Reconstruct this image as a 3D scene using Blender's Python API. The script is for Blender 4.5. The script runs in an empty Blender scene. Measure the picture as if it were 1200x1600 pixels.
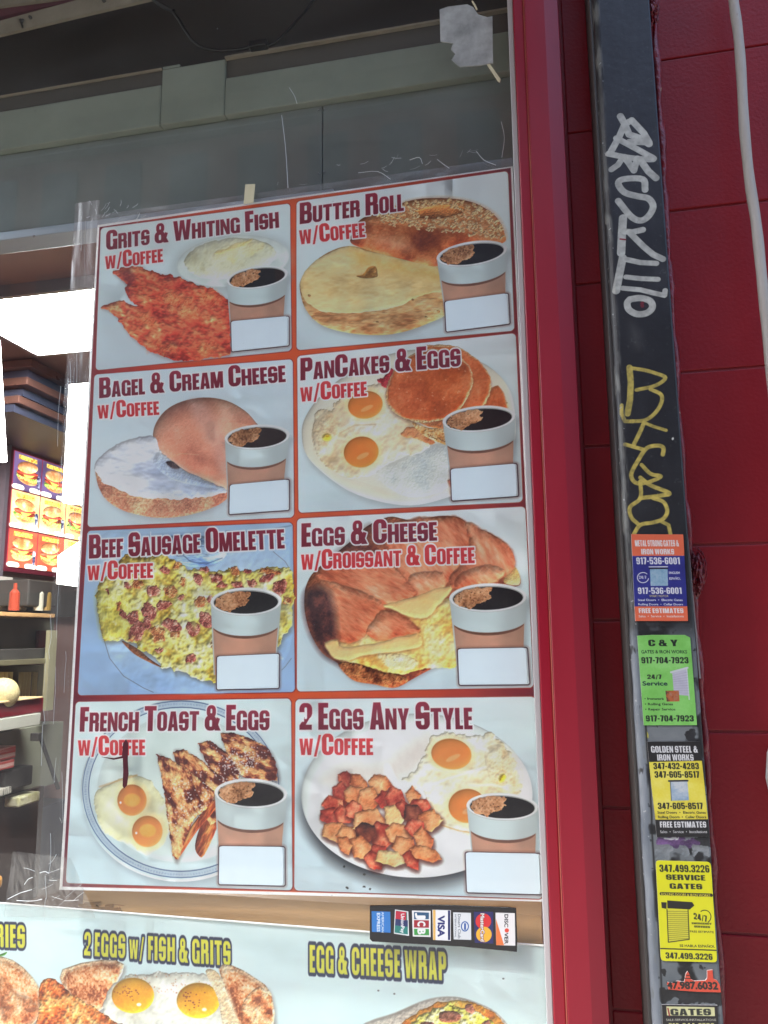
import bpy, bmesh, math, random
import numpy as np
from mathutils import Vector, Matrix
# ---------------------------------------------------------------- camera, world, sun, exposure
F_PX=1202.0
YAW,PITCH,ROLL=11.88,9.17,0.51
def _axes():
    a,b,c=[math.radians(v) for v in (YAW,PITCH,ROLL)]
    cy,sy=math.cos(a),math.sin(a);cp,sp=math.cos(b),math.sin(b);cr,sr=math.cos(c),math.sin(c)
    Rz=np.array([[cy,-sy,0],[sy,cy,0],[0,0,1]]);Rx=np.array([[1,0,0],[0,cp,-sp],[0,sp,cp]]);Ry=np.array([[cr,0,sr],[0,1,0],[-sr,0,cr]])
    M=Rz@Rx@Ry
    return M[:,0],M[:,2],M[:,1]
AR,AU,AF=_axes(); CAMD=0.93; CAM=np.array([0,-CAMD,1.5])
def ray(px,py): return AF+AR*(px-600)/F_PX-AU*(py-800)/F_PX
def W(px,py,y=0.0):
    d=ray(px,py); return CAM+d*((y-CAM[1])/d[1])
def WX(px,py,x):
    d=ray(px,py); return CAM+d*((x-CAM[0])/d[0])
def WZ(px,py,z):
    d=ray(px,py); return CAM+d*((z-CAM[2])/d[2])
scene=bpy.context.scene
cd=bpy.data.cameras.new('camera'); cam=bpy.data.objects.new('camera',cd); scene.collection.objects.link(cam)
cd.sensor_fit='VERTICAL'; cd.sensor_height=36.0; cd.sensor_width=27.0; cd.lens=F_PX/1600*36.0
cd.clip_start=0.02; cd.clip_end=2000
cam.matrix_world=Matrix(((AR[0],AU[0],-AF[0],CAM[0]),(AR[1],AU[1],-AF[1],CAM[1]),(AR[2],AU[2],-AF[2],CAM[2]),(0,0,0,1)))
scene.camera=cam
SUN_EL,SUN_AZ=math.radians(50),math.radians(241)     # sun_rotation: clockwise from +Y
w=bpy.data.worlds.new('World'); scene.world=w; w.use_nodes=True
nt=w.node_tree; nt.nodes.clear()
sky=nt.nodes.new('ShaderNodeTexSky'); sky.sky_type='NISHITA'; sky.sun_disc=False
sky.sun_elevation=SUN_EL; sky.sun_rotation=SUN_AZ; sky.air_density=1.0; sky.dust_density=2.5; sky.ozone_density=1.0
bgn=nt.nodes.new('ShaderNodeBackground'); bgn.inputs['Strength'].default_value=0.15
wo=nt.nodes.new('ShaderNodeOutputWorld'); nt.links.new(sky.outputs[0],bgn.inputs[0]); nt.links.new(bgn.outputs[0],wo.inputs[0])
sl=bpy.data.lights.new('sun','SUN'); sl.energy=2.6; sl.angle=math.radians(22); sl.color=(1.0,0.95,0.88)
sun=bpy.data.objects.new('sun',sl); scene.collection.objects.link(sun)
sd=Vector((math.sin(SUN_AZ)*math.cos(SUN_EL),math.cos(SUN_AZ)*math.cos(SUN_EL),math.sin(SUN_EL)))
sun.rotation_euler=sd.to_track_quat('Z','Y').to_euler(); sun.location=(3,-6,8)
scene.view_settings.view_transform='Standard'; scene.view_settings.look='None'
scene.view_settings.exposure=2.22; scene.view_settings.gamma=1.0
try: scene.view_settings.use_curve_mapping=False
except Exception: pass
scene.cycles.max_bounces=10; scene.cycles.transparent_max_bounces=16

# ---------------------------------------------------------------- painting flat print with numpy
f32=np.float32
def _grid(n,m,seed): return np.random.RandomState(seed).rand(n,m).astype(f32)
def noise(X,Y,scale,seed):
    g=_grid(64,64,seed); x=X/scale+seed*1.37; y=Y/scale+seed*2.11
    xi=np.floor(x);yi=np.floor(y);fx=x-xi;fy=y-yi
    fx=fx*fx*(3-2*fx);fy=fy*fy*(3-2*fy)
    xi=xi.astype(np.int32)&63;yi=yi.astype(np.int32)&63;x1=(xi+1)&63;y1=(yi+1)&63
    return (g[yi,xi]*(1-fx)+g[yi,x1]*fx)*(1-fy)+(g[y1,xi]*(1-fx)+g[y1,x1]*fx)*fy
def fbm(X,Y,scale,seed,octv=4,ridge=False):
    s=0;a=0.5;t=0
    for i in range(octv):
        n=noise(X,Y,scale/2**i,seed+i*7)
        if ridge: n=1-np.abs(2*n-1)
        s=s+n*a;t+=a;a*=0.55
    return s/t
def smooth(pts,k=4):
    P=np.array(pts,float);n=len(P);out=[]
    for i in range(n):
        p0,p1,p2,p3=P[i-1],P[i],P[(i+1)%n],P[(i+2)%n]
        for j in range(k):
            t=j/k
            out.append(0.5*((2*p1)+(p2-p0)*t+(2*p0-5*p1+4*p2-p3)*t*t+(3*p1-p0-3*p2+p3)*t**3))
    return np.array(out)
def sdf(P,X,Y):
    """signed distance, negative inside"""
    d=np.full(X.shape,1e9,f32);ins=np.zeros(X.shape,bool);n=len(P)
    for i in range(n):
        ax,ay=P[i];bx,by=P[(i+1)%n];ex,ey=bx-ax,by-ay;L=ex*ex+ey*ey+1e-9
        wx=X-f32(ax);wy=Y-f32(ay);t=np.clip((wx*ex+wy*ey)/L,0,1)
        dx=wx-t*f32(ex);dy=wy-t*f32(ey);np.minimum(d,dx*dx+dy*dy,out=d)
        if ay!=by:
            c=((Y>=min(ay,by))&(Y<max(ay,by)))
            ins^=c&(wx<(wy*(ex/ey)))
    d=np.sqrt(d);d[ins]*=-1
    return d
def rrect(X,Y,x0,y0,x1,y1,r):
    qx=np.abs(X-(x0+x1)/2)-((x1-x0)/2-r);qy=np.abs(Y-(y0+y1)/2)-((y1-y0)/2-r)
    return np.sqrt(np.maximum(qx,0)**2+np.maximum(qy,0)**2)+np.minimum(np.maximum(qx,qy),0)-r
def ramp(t,st):
    xs=[s[0] for s in st]
    return np.stack([np.interp(t,xs,[s[1][k]/255 for s in st]) for k in range(3)],-1).astype(f32)
def col(c): return np.array(c,f32)/255
class Canvas:
    """print seen on the plane y=yp between world x0..x1, z0..z1, S px per metre; colours are display sRGB"""
    def __init__(s,x0,x1,z0,z1,S,yp=0.0,bg=(255,255,255)):
        s.x0,s.x1,s.z0,s.z1,s.S,s.yp=x0,x1,z0,z1,S,yp
        s.w=int((x1-x0)*S);s.h=int((z1-z0)*S)
        s.a=np.empty((s.h,s.w,3),f32);s.a[:]=col(bg);s.k=None
    def T(s,px,py):
        if s.k: x0,y0,f=s.k;px,py=x0+px*f,y0+py*f
        p=W(px,py,s.yp);return ((p[0]-s.x0)*s.S,(s.z1-p[2])*s.S)
    def pts(s,L): return np.array([s.T(*p) for p in L])
    def crop(s,x0,y0,x1,outw=1200): s.k=(x0,y0,(x1-x0)/outw)
    def win(s,P,m=6):
        a=np.min(P,0)-m;b=np.max(P,0)+m
        x0,y0=max(0,int(a[0])),max(0,int(a[1]));x1,y1=min(s.w,int(b[0])+1),min(s.h,int(b[1])+1)
        if x1<=x0 or y1<=y0: return None
        Y,X=np.mgrid[y0:y1,x0:x1].astype(f32)
        return slice(y0,y1),slice(x0,x1),X,Y
    def mix(s,w,m,c):
        m=np.clip(m,0,1)[...,None];s.a[w[0],w[1]]=s.a[w[0],w[1]]*(1-m)+c*m
    def blob(s,L,st,seed=1,warp=(0,1),nz=(30,1.0),fine=(4,0.25),dome=30,light=(-0.5,-0.8),sh=0.35,bump=1.5,edge=0.0,soft=1.2,alpha=1.0,sm=4,raw=False,bias=0.0,ridge=False,aniso=None):
        P=np.array(L,float) if raw else s.pts(L)
        if sm: P=smooth(P,sm)
        w=s.win(P,4+warp[0]+soft)
        if w is None: return None
        X,Y=w[2],w[3]
        Xw,Yw=X,Y
        if warp[0]:
            Xw=X+(fbm(X,Y,warp[1],seed+50,3)-0.5)*2*warp[0];Yw=Y+(fbm(X,Y,warp[1],seed+90,3)-0.5)*2*warp[0]
        d=sdf(P,Xw,Yw)
        m=np.clip(0.5-d/soft,0,1)*alpha
        NX,NY=X,Y
        if aniso:
            an,st2=aniso;ca,sa=math.cos(an),math.sin(an);NX=(X*ca+Y*sa)/st2;NY=-X*sa+Y*ca
        n=fbm(NX,NY,nz[0],seed,4,ridge);f=fbm(NX,NY,fine[0],seed+31,2)
        t=0.5+(n-0.5)*nz[1]*2.2+(f-0.5)*fine[1]*2+bias
        if edge: t=t+edge*np.clip(1+d/max(dome,1),0,1)
        c=ramp(t,st)
        q=1-np.clip(-d/dome,0,1);h=np.sqrt(np.clip(1-q*q,0,1))*dome*0.6+n*min(nz[0],34)*bump*0.30+f*fine[0]*bump*0.45
        gy,gx=np.gradient(h)
        lam=-(gx*light[0]+gy*light[1])
        c=c*(1-sh*np.clip(lam,-1.0,1.1))[...,None]
        s.mix(w,m,np.clip(c,0,1));return P
    def shadow(s,L,off=(6,8),blur=14,c=(120,125,130),alpha=0.6,raw=False,grow=0):
        P=(np.array(L,float) if raw else s.pts(L));P=smooth(P,3)+np.array(off)
        w=s.win(P,blur+grow+3)
        if w is None: return
        d=sdf(P,w[2],w[3])-grow;t=np.clip(0.5-d/(2*blur),0,1)
        s.mix(w,t*t*(3-2*t)*alpha,col(c))
    def line(s,L,wd,c,alpha=1.0,raw=False,soft=1.2,streak=0,seed=3,curve=False):
        P=np.array(L,float) if raw else s.pts(L)
        if curve and len(P)>2:
            Q=[P[0]*2-P[1]]+list(P)+[P[-1]*2-P[-2]];o=[]
            for i in range(1,len(Q)-2):
                for j in range(5):
                    t=j/5;o.append(.5*((2*Q[i])+(Q[i+1]-Q[i-1])*t+(2*Q[i-1]-5*Q[i]+4*Q[i+1]-Q[i+2])*t*t+(3*Q[i]-Q[i-1]-3*Q[i+1]+Q[i+2])*t**3))
            P=np.array(o+[Q[-2]])
        w=s.win(P,wd+3)
        if w is None: return
        X,Y=w[2],w[3];d=np.full(X.shape,1e9,f32)
        for i in range(len(P)-1):
            ax,ay=P[i];bx,by=P[i+1];ex,ey=bx-ax,by-ay;LL=ex*ex+ey*ey+1e-9
            t=np.clip(((X-ax)*ex+(Y-ay)*ey)/LL,0,1);d=np.minimum(d,np.hypot(X-ax-t*ex,Y-ay-t*ey))
        m=np.clip(0.5-(d-wd/2)/soft,0,1)*alpha
        c=col(c)
        if streak: 
            n=fbm(X,Y,7,seed,3);m=m*np.clip(1.15-streak*n,0,1);c=c*(0.82+0.3*fbm(X,Y,16,seed+4,2))[...,None]
        s.mix(w,m,c)
def ell(cx,cy,rx,ry,rot=0,n=20,jit=0,seed=0):
    R=random.Random(seed);o=[];a=math.radians(rot)
    for i in range(n):
        t=2*math.pi*i/n;k=1+R.uniform(-jit,jit);x,y=rx*k*math.cos(t),ry*k*math.sin(t)
        o.append((cx+x*math.cos(a)-y*math.sin(a),cy+x*math.sin(a)+y*math.cos(a)))
    return o
# heavy condensed capitals built as signed distances; cap height 100, y up
def _R(x0,y0,x1,y1,r=1.0): return ('R',x0,y0,x1,y1,r)
def _P(*p): return ('P',p)
GL={
'A':(66,[_P((0,0),(17,100),(49,100),(66,0),(41,0),(38.5,18),(27.5,18),(25,0))],[_P((29,35),(37,35),(33,76))]),
'B':(65,[_R(0,0,30,100),_R(0,47,62,100,20),_R(0,0,65,57,20)],[_R(25,60,38,84,4),_R(25,16,40,43,4)]),
'C':(63,[_R(0,0,63,100,26)],[_R(25,16,38,84,6),_R(37,40,90,61)]),
'D':(64,[_R(0,0,30,100),_R(0,0,64,100,24)],[_R(25,16,38,84,6)]),
'E':(46,[_R(0,0,25,100),_R(0,82,46,100),_R(0,0,46,18),_R(0,42,43,60)],[]),
'F':(45,[_R(0,0,25,100),_R(0,82,45,100),_R(0,42,42,60)],[]),
'G':(65,[_R(0,0,65,100,26),_R(48,0,65,50)],[_R(25,16,39,84,6),_R(38,53,90,66),_R(38,30,41,40)]),
'H':(66,[_R(0,0,25,100),_R(41,0,66,100),_R(20,42,46,60)],[]),
'I':(26,[_R(0,0,26,100)],[]),
'K':(68,[_R(0,0,25,100),_P((24,50),(42,100),(67,100),(48,53),(69,0),(43,0),(24,50))],[]),
'L':(43,[_R(0,0,25,100),_R(0,0,43,18)],[]),
'M':(84,[_R(0,0,21,100),_R(63,0,84,100),_P((2,100),(31,100),(42,42),(53,100),(82,100),(53,0),(31,0))],[]),
'N':(65,[_R(0,0,21,100),_R(44,0,65,100),_P((2,100),(23,100),(63,0),(42,0))],[]),
'O':(64,[_R(0,0,64,100,26)],[_R(25,16,39,84,6)]),
'P':(61,[_R(0,0,25,100),_R(0,38,61,100,20)],[_R(25,56,37,84,5)]),
'R':(66,[_R(0,0,25,100),_R(0,43,63,100,18),_R(39,0,65,49,8)],[_R(25,59,38,84,5),_R(25,-5,39,42,3),_P((90,62),(56,49.5),(90,37))]),
'S':(62,[_R(0,0,62,100,24)],[_R(24,60,38,84,6),_R(24,16,38,40,6),_R(30,62,90,69),_R(-30,31,32,38)]),
'T':(60,[_R(0,82,60,100),_R(17.5,0,42.5,100)],[]),
'U':(65,[_R(0,0,65,140,26)],[_R(25,16,40,200,6),_R(-10,100,90,300)]),
'V':(66,[_P((0,100),(25,100),(33,35),(41,100),(66,100),(47,0),(19,0))],[]),
'W':(98,[_P((0,100),(23,100),(30,40),(38,100),(60,100),(68,40),(75,100),(98,100),(84,0),(59,0),(49,60),(39,0),(14,0))],[]),
'X':(66,[_P((0,100),(26,100),(34,72),(41,100),(65,100),(47,52),(66,0),(40,0),(32,28),(25,0),(0,0),(19,50))],[]),
'Y':(66,[_P((0,100),(26,100),(33,64),(40,100),(66,100),(45.5,40),(45.5,0),(20.5,0),(20.5,40))],[]),
'&':(76,[_R(9,50,54,100,20),_R(0,0,58,60,24),_P((20,64),(44,64),(78,0),(50,0)),_P((48,22),(58,52),(74,46),(62,12))],[_R(27,68,36,86,4),_R(23,15,36,42,6)]),
'/':(44,[_P((0,-8),(15,-8),(44,104),(29,104))],[]),
'2':(60,[_R(0,40,60,100,24),_P((34,62),(60,66),(60,60),(30,19),(58,19),(58,0),(0,0),(0,16))],[_R(24,40,36,84,5),_R(-9,30,22,66),_P((0,17),(0,66),(24,66),(30,50))]),
'0':(60,[_R(0,0,60,100,25)],[_R(24,15,36,85,6)]),
'1':(40,[_R(14,0,38,100),_P((0,78),(0,88),(16,100),(20,100),(20,80))],[]),
'3':(60,[_R(0,44,60,100,22),_R(0,0,60,56,22)],[_R(23,60,36,84,5),_R(23,16,36,42,5),_R(-9,34,23,66)]),
'4':(62,[_R(30,0,54,100),_R(0,16,62,34),_P((0,30),(24,100),(44,100),(44,84),(22,30))],[]),
'5':(60,[_R(0,0,60,66,22),_R(0,50,23,100),_R(0,82,56,100)],[_R(23,16,36,50,5),_R(-9,28,23,40)]),
'6':(60,[_R(0,0,60,100,24)],[_R(24,16,36,46,5),_R(24,58,36,84,5),_R(34,60,90,72)]),
'7':(50,[_R(0,82,50,100),_P((25,84),(50,84),(50,76),(32,0),(8,0))],[]),
'8':(60,[_R(2,46,58,100,22),_R(0,0,60,56,22)],[_R(24,61,36,85,5),_R(23,15,37,43,5)]),
'9':(60,[_R(0,0,60,100,24)],[_R(24,54,36,84,5),_R(24,16,36,42,5),_R(-30,28,26,40)]),
'.':(24,[_R(0,0,24,22)],[]),'-':(32,[_R(0,34,30,52)],[]),
'+':(0,[],[]),
}
def _prim(p,x,y):
    if p[0]=='R': return rrect(x,y,*p[1:])
    return sdf(np.array(p[1],float),x,y)
def title(cv,text,P0,P1,P2,top,bot,outline=9,oc=(236,238,238),small=0.77,gap=4.5,raw=False,thin=0):
    """lower-case letters are set as small capitals"""
    lay=[];x=0
    for ch in text:
        if ch==' ': x+=24;continue
        sc=small if ch.islower() else 1.0
        if ch=='/' : sc=0.9
        wd,pos,neg=GL[ch.upper()];lay.append((x,sc,wd,pos,neg));x+=wd*sc+gap
    tot=x-gap
    A,B,C=[np.array(p,float) if raw else np.array(cv.T(*p)) for p in (P0,P1,P2)]
    ux=(B-A)/tot;uy=(C-A)/100.0
    M=np.linalg.inv(np.array([[ux[0],uy[0]],[ux[1],uy[1]]]))
    px=np.hypot(*uy);pad=outline*px+4
    w=cv.win(np.array([A,B,C,B+(C-A)]),pad+6)
    if w is None: return
    X,Y=w[2]-A[0],w[3]-A[1];gx=M[0,0]*X+M[0,1]*Y;gy=M[1,0]*X+M[1,1]*Y
    D=np.full(gx.shape,1e3,f32);sx=np.hypot(*ux)/px
    for x0,sc,wd,pos,neg in lay:
        c0=np.where((gx.min(0)<x0+wd*sc+18)&(gx.max(0)>x0-18))[0]
        if len(c0)==0: continue
        c=slice(c0[0],c0[-1]+1);lx=(gx[:,c]-x0)/sc;ly=gy[:,c]/sc
        d=np.full(lx.shape,1e3,f32)
        for p in pos: d=np.minimum(d,_prim(p,lx,ly))
        for p in neg: d=np.maximum(d,-_prim(p,lx,ly))
        D[:,c]=np.minimum(D[:,c],d*sc*(0.5+0.5*min(sx,1)))
    D=D*px+thin*px*0.01*100/100
    if outline: cv.mix(w,0.5-(D-outline*px*0.62)/1.6,col(oc))
    t=np.clip(gy/100,0,1)[...,None]
    cv.mix(w,0.5-D/1.3,col(bot)*(1-t)+col(top)*t)
# ordinary lettering from Blender's own built-in face, rasterised here
_fc={}
def _fontmask(text,bold):
    if (text,bold) in _fc: return _fc[(text,bold)]
    cu=bpy.data.curves.new('t','FONT');cu.body=text;cu.size=1.0;cu.resolution_u=3
    o=bpy.data.objects.new('t',cu);me=o.to_mesh();me.calc_loop_triangles()
    v=np.array([q.co[:2] for q in me.vertices]);tr=np.array([t.vertices[:] for t in me.loop_triangles])
    o.to_mesh_clear();bpy.data.objects.remove(o);bpy.data.curves.remove(cu)
    K=64.0;mn=v.min(0);x1=v[:,0].max();pad=16
    Wd=int((x1-mn[0])*K)+2*pad+2;Hh=int(1.1*K)+2*pad
    a=np.zeros((Hh,Wd),f32);base=pad+int(0.25*K)
    q=np.stack([(v[:,0]-mn[0])*K+pad,v[:,1]*K+base],1)
    for t in tr:
        p=q[t];x0,y0=np.floor(p.min(0)).astype(int);xx,yy=np.ceil(p.max(0)).astype(int)+1
        x0=max(x0,0);y0=max(y0,0);Y,X=np.mgrid[y0:min(yy,Hh),x0:min(xx,Wd)]
        if X.size==0: continue
        X=X+0.5;Y=Y+0.5;s=[]
        for i in range(3):
            b=p[i];c=p[(i+1)%3];s.append((c[0]-b[0])*(Y-b[1])-(c[1]-b[1])*(X-b[0]))
        m=((s[0]>=-1e-4)&(s[1]>=-1e-4)&(s[2]>=-1e-4))|((s[0]<=1e-4)&(s[1]<=1e-4)&(s[2]<=1e-4))
        sub=a[y0:y0+X.shape[0],x0:x0+X.shape[1]];sub[m]=1
    def dil(a,r):
        o=a.copy()
        for dy in range(-r,r+1):
            for dx in range(-r,r+1):
                if dx*dx+dy*dy<=r*r+0.5: o=np.maximum(o,np.roll(np.roll(a,dy,0),dx,1))
        return o
    out={}
    a=dil(a,bold) if bold else a
    out=(a,dil(a,6),pad,base,K,(x1-mn[0])*K)
    _fc[(text,bold)]=out;return out
def text(cv,s,P0,P1,P2,c,bold=3,outline=None,alpha=1.0,raw=False,cap=0.72):
    a,o,pad,base,K,wd=_fontmask(s,bold)
    A,B,C=[np.array(p,float) if raw else np.array(cv.T(*p)) for p in (P0,P1,P2)]
    ux=(B-A)/wd;uy=(C-A)/(cap*K);M=np.linalg.inv(np.array([[ux[0],uy[0]],[ux[1],uy[1]]]))
    w=cv.win(np.array([A,B,C,B+(C-A),A-(C-A)*0.35]),6+np.hypot(*uy)*8)
    if w is None: return
    res=[]
    for b in ((o,a) if outline else (a,)):
        acc=0
        for ox,oy in ((.25,.25),(.75,.25),(.25,.75),(.75,.75)):
            X,Y=w[2]+ox-A[0],w[3]+oy-A[1];gx=M[0,0]*X+M[0,1]*Y+pad;gy=M[1,0]*X+M[1,1]*Y+base
            xi=np.clip(gx.astype(int),0,b.shape[1]-1);yi=np.clip(gy.astype(int),0,b.shape[0]-1)
            acc=acc+b[yi,xi]*((gx>0)&(gy>0)&(gx<b.shape[1])&(gy<b.shape[0]))
        res.append(acc/4)
    if outline: cv.mix(w,res[0]*alpha,col(outline))
    cv.mix(w,res[-1]*alpha,col(c))
# ---------------------------------------------------------------- the breakfast menu poster (print)
PC=[W(*p) for p in ((152,352),(800,260),(850,1408),(95,1390))]   # corners TL TR BR BL on y=0
PX0,PX1=min(p[0] for p in PC)-.004,max(p[0] for p in PC)+.004
PZ0,PZ1=min(p[2] for p in PC)-.004,max(p[2] for p in PC)+.004
poster=Canvas(PX0,PX1,PZ0,PZ1,2000)
def boxpts(cv,cr,L): cv.crop(*cr);return cv.pts(L)
CR=[(130,300,470),(450,250,830),(120,560,470),(450,520,830),(100,800,470),(450,790,850),(80,1080,470),(450,1080,860)]
# corners of each panel in photo px, TL TR BR BL
PN=[[(157,356),(453,318),(455,548),(149,578)],[(463,315),(793,267),(803,516),(463,547)],
    [(147,585),(457,561),(459,808),(136,823)],[(464,556),(805,520),(816,784),(466,801)],
    [(136,829),(457,816),(460,1081),(121,1086)],[(464,810),(820,791),(833,1074),(463,1080)],
    [(118,1096),(454,1091),(456,1391),(103,1379)],[(461,1092),(836,1088),(847,1404),(459,1391)]]
TITLES=[("Grits & Whiting Fish",(125,320),(1080,197),(125,212),"w/Coffee",(120,425),(440,385),(118,333)),
("Butter Roll",(57,318),(570,250),(57,213),"w/Coffee",(57,418),(380,380),(52,328)),
("Bagel & Cream Cheese",(118,212),(1118,125),(118,103),"w/Coffee",(110,322),(440,300),(107,230)),
("PanCakes & Eggs",(60,235),(850,163),(60,125),"w/Coffee",(60,340),(388,310),(58,250)),
("Beef Sausage Omelette",(125,235),(1118,183),(125,115),"w/Coffee",(118,345),(450,332),(118,250)),
("Eggs & Cheese",(62,193),(697,163),(62,83),"w/Croissant & Coffee",(60,300),(873,268),(60,208)),
("French Toast & Eggs",(135,193),(1047,186),(140,75),"w/Coffee",(127,308),(450,306),(127,213)),
("2 Eggs Any Style",(50,175),(842,172),(50,53),"w/Coffee",(50,290),(388,290),(50,193))]
CUPS=[((792,492),(1127,450)),((732,485),(1077,435)),((792,430),(1138,410)),((762,440),(1118,408)),((742,455),(1100,450)),((755,435),(1115,425)),((785,485),(1132,495)),((815,520),(1140,530))]
BOX=[[(812,712),(1137,682),(1137,850),(815,884)],[(768,695),(1087,653),(1095,810),(775,850)],[(816,675),(1140,645),(1140,815),(812,838)],
[(797,670),(1130,642),(1138,808),(803,832)],[(770,728),(1092,714),(1090,895),(768,902)],[(790,668),(1122,662),(1133,840),(797,843)],
[(803,740),(1124,744),(1125,938),(800,930)],[(806,731),(1155,738),(1163,931),(812,921)]]
CV=poster
X=Y=None
Yg,Xg=np.mgrid[0:CV.h,0:CV.w].astype(f32)
dP=sdf(np.array([CV.T(*p) for p in ((154.5,354),(797,261.5),(848,1403.5),(97.5,1384.5))]),Xg,Yg)
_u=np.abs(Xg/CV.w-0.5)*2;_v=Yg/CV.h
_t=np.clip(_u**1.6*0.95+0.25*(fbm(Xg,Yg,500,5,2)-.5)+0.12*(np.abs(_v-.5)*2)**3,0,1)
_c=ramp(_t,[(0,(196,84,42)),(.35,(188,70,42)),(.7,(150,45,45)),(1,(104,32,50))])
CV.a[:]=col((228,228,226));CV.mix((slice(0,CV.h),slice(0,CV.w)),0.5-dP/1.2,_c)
del _u,_v,_t,_c,dP,Xg,Yg
def panel_bg(i,c0,c1):
    P=CV.k=None;P=np.array([CV.T(*p) for p in PN[i]])
    w=CV.win(P,6);ctr=P.mean(0);r=11
    Q=P+np.sign(ctr-P)*r
    d=sdf(Q,w[2],w[3])-r
    t=np.clip((w[3]-P[0][1])/(P[2][1]-P[0][1])+0.25*(fbm(w[2],w[3],260,i+3,3)-.5),0,1)[...,None]
    CV.mix(w,0.5-(d-2.2)/1.2,col((150,62,55)) if i%2 else col((140,50,50)))
    CV.mix(w,0.5-d/1.2,col(c0)*(1-t)+col(c1)*t)
def cup(i,tint=(1,1,1)):
    CV.crop(*CR[i]);A,B=[np.array(CV.T(*p)) for p in CUPS[i]];c=(A+B)/2;L=np.hypot(*(B-A));ux=(B-A)/L;uy=np.array([-ux[1],ux[0]])
    def Q(L2): return [tuple(c+ux*x*L+uy*y*L) for x,y in L2]
    body=[(-.5,0)]+[(.5*math.cos(a),.17*math.sin(a)-.0) for a in np.linspace(math.pi,0,3)][0:0]+[(.5,0),(.485,.2),(.42,.92),(.39,.98),(-.39,.98),(-.42,.92),(-.485,.2)]
    CV.shadow(Q(body),off=(5,4),blur=9,alpha=.35,raw=True)
    # white cup wall with roundness
    P=np.array(Q([(-.5,0),(.5,0),(.435,.95),(-.42,.95)]));w=CV.win(P,4)
    M=np.linalg.inv(np.array([[ux[0]*L,uy[0]*L],[ux[1]*L,uy[1]*L]]));X=w[2]-c[0];Y=w[3]-c[1];gx=M[0,0]*X+M[0,1]*Y;gy=M[1,0]*X+M[1,1]*Y
    hw=.5-.075*gy;dd=(np.abs(gx)-hw)*L
    u=gx/hw
    shade=1-.13*np.clip(u,0,1)**2-.10*np.clip(-u,0,1)**3-.05*np.exp(-((u-.55)/.25)**2)
    wall=col((205,216,219))*shade[...,None]
    CV.mix(w,(0.5-dd/1.2)*(gy>0)*(gy<.96),wall)
    arc=.30+.17*np.sqrt(np.clip(1-u*u,0,1))
    n=fbm(w[2],w[3],40,77,3);sl=col((204,158,134))*(shade*(.93+.16*n))[...,None]
    CV.mix(w,(0.5-((np.abs(gx)-hw+.018)*L)/1.2)*np.clip((gy-arc)*L,0,1)*(gy<.96),sl)
    CV.mix(w,(0.5-(np.abs(gx)-hw+.018)*L/1.2)*np.exp(-((gy-arc)*L/1.6)**2)*.5*(gy>0),col((120,80,65)))
    e=lambda rx,ry,oy=0:Q([(rx*math.cos(t),ry*math.sin(t)+oy) for t in np.linspace(0,2*math.pi,26)[:-1]])
    CV.blob(e(.505,.188),[(0,(222,228,228)),(1,(236,240,240))],raw=True,dome=5,sh=.06,sm=2,bump=0,fine=(9,0))
    CV.line(e(.503,.186)[0:13],1.6,(150,150,150),.55,raw=True)
    CV.blob(e(.462,.158,.004),[(0,(150,152,150)),(1,(170,170,168))],raw=True,dome=5,sh=.05,sm=2,bump=0)
    CV.blob(e(.452,.148,.010),[(0,(16,13,15)),(1,(34,28,30))],raw=True,dome=5,sh=.0,sm=2,nz=(60,.6),bump=0)
    foam=Q([(-.44,.02),(-.40,-.06),(-.27,-.115),(-.08,-.138),(.04,-.13),(.06,-.09),(.02,-.05),(.05,-.01),(-.03,.05),(-.16,.09),(-.22,.135),(-.33,.11),(-.42,.06)])
    CV.blob(foam,[(0,(60,30,18)),(.3,(130,80,48)),(.6,(186,128,84)),(1,(222,180,138))],seed=5,raw=True,warp=(5,10),nz=(34,.4),fine=(4,.35),dome=8,sh=.12,bias=.16)
    R=random.Random(9+i)
    for k in range(12):
        x,y=R.uniform(-.42,-.02),R.uniform(-.09,.1)
        CV.blob([tuple(c+ux*(x*L+math.cos(a)*R.uniform(1.0,2.6))+uy*(y*L+math.sin(a)*1.3)) for a in (0,1.6,3.1,4.7)],[(0,(48,24,14)),(1,(80,44,26))],raw=True,dome=2,sh=0,alpha=.8,sm=2)
def price(i):
    CV.crop(*CR[i]);P=CV.pts(BOX[i]);ctr=P.mean(0);w=CV.win(P,12)
    Q=P+np.sign(ctr-P)*6;d=sdf(Q,w[2],w[3])-6
    CV.mix(w,np.clip(1-(d-1)/6,0,1)*.35,col((120,70,60)))
    CV.mix(w,0.5-(d-.3)/1.2,col((62,40,52)));CV.mix(w,0.5-(d+2.0)/1.2,col((216,224,228)))
def heads(i):
    CV.crop(*CR[i]);t=TITLES[i]
    title(CV,t[4],t[5],t[6],t[7],(206,62,66),(196,44,52),outline=11)
    title(CV,t[0],t[1],t[2],t[3],(150,34,58),(118,26,48),outline=9)
WH=((214,224,228),(200,214,220))
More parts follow.
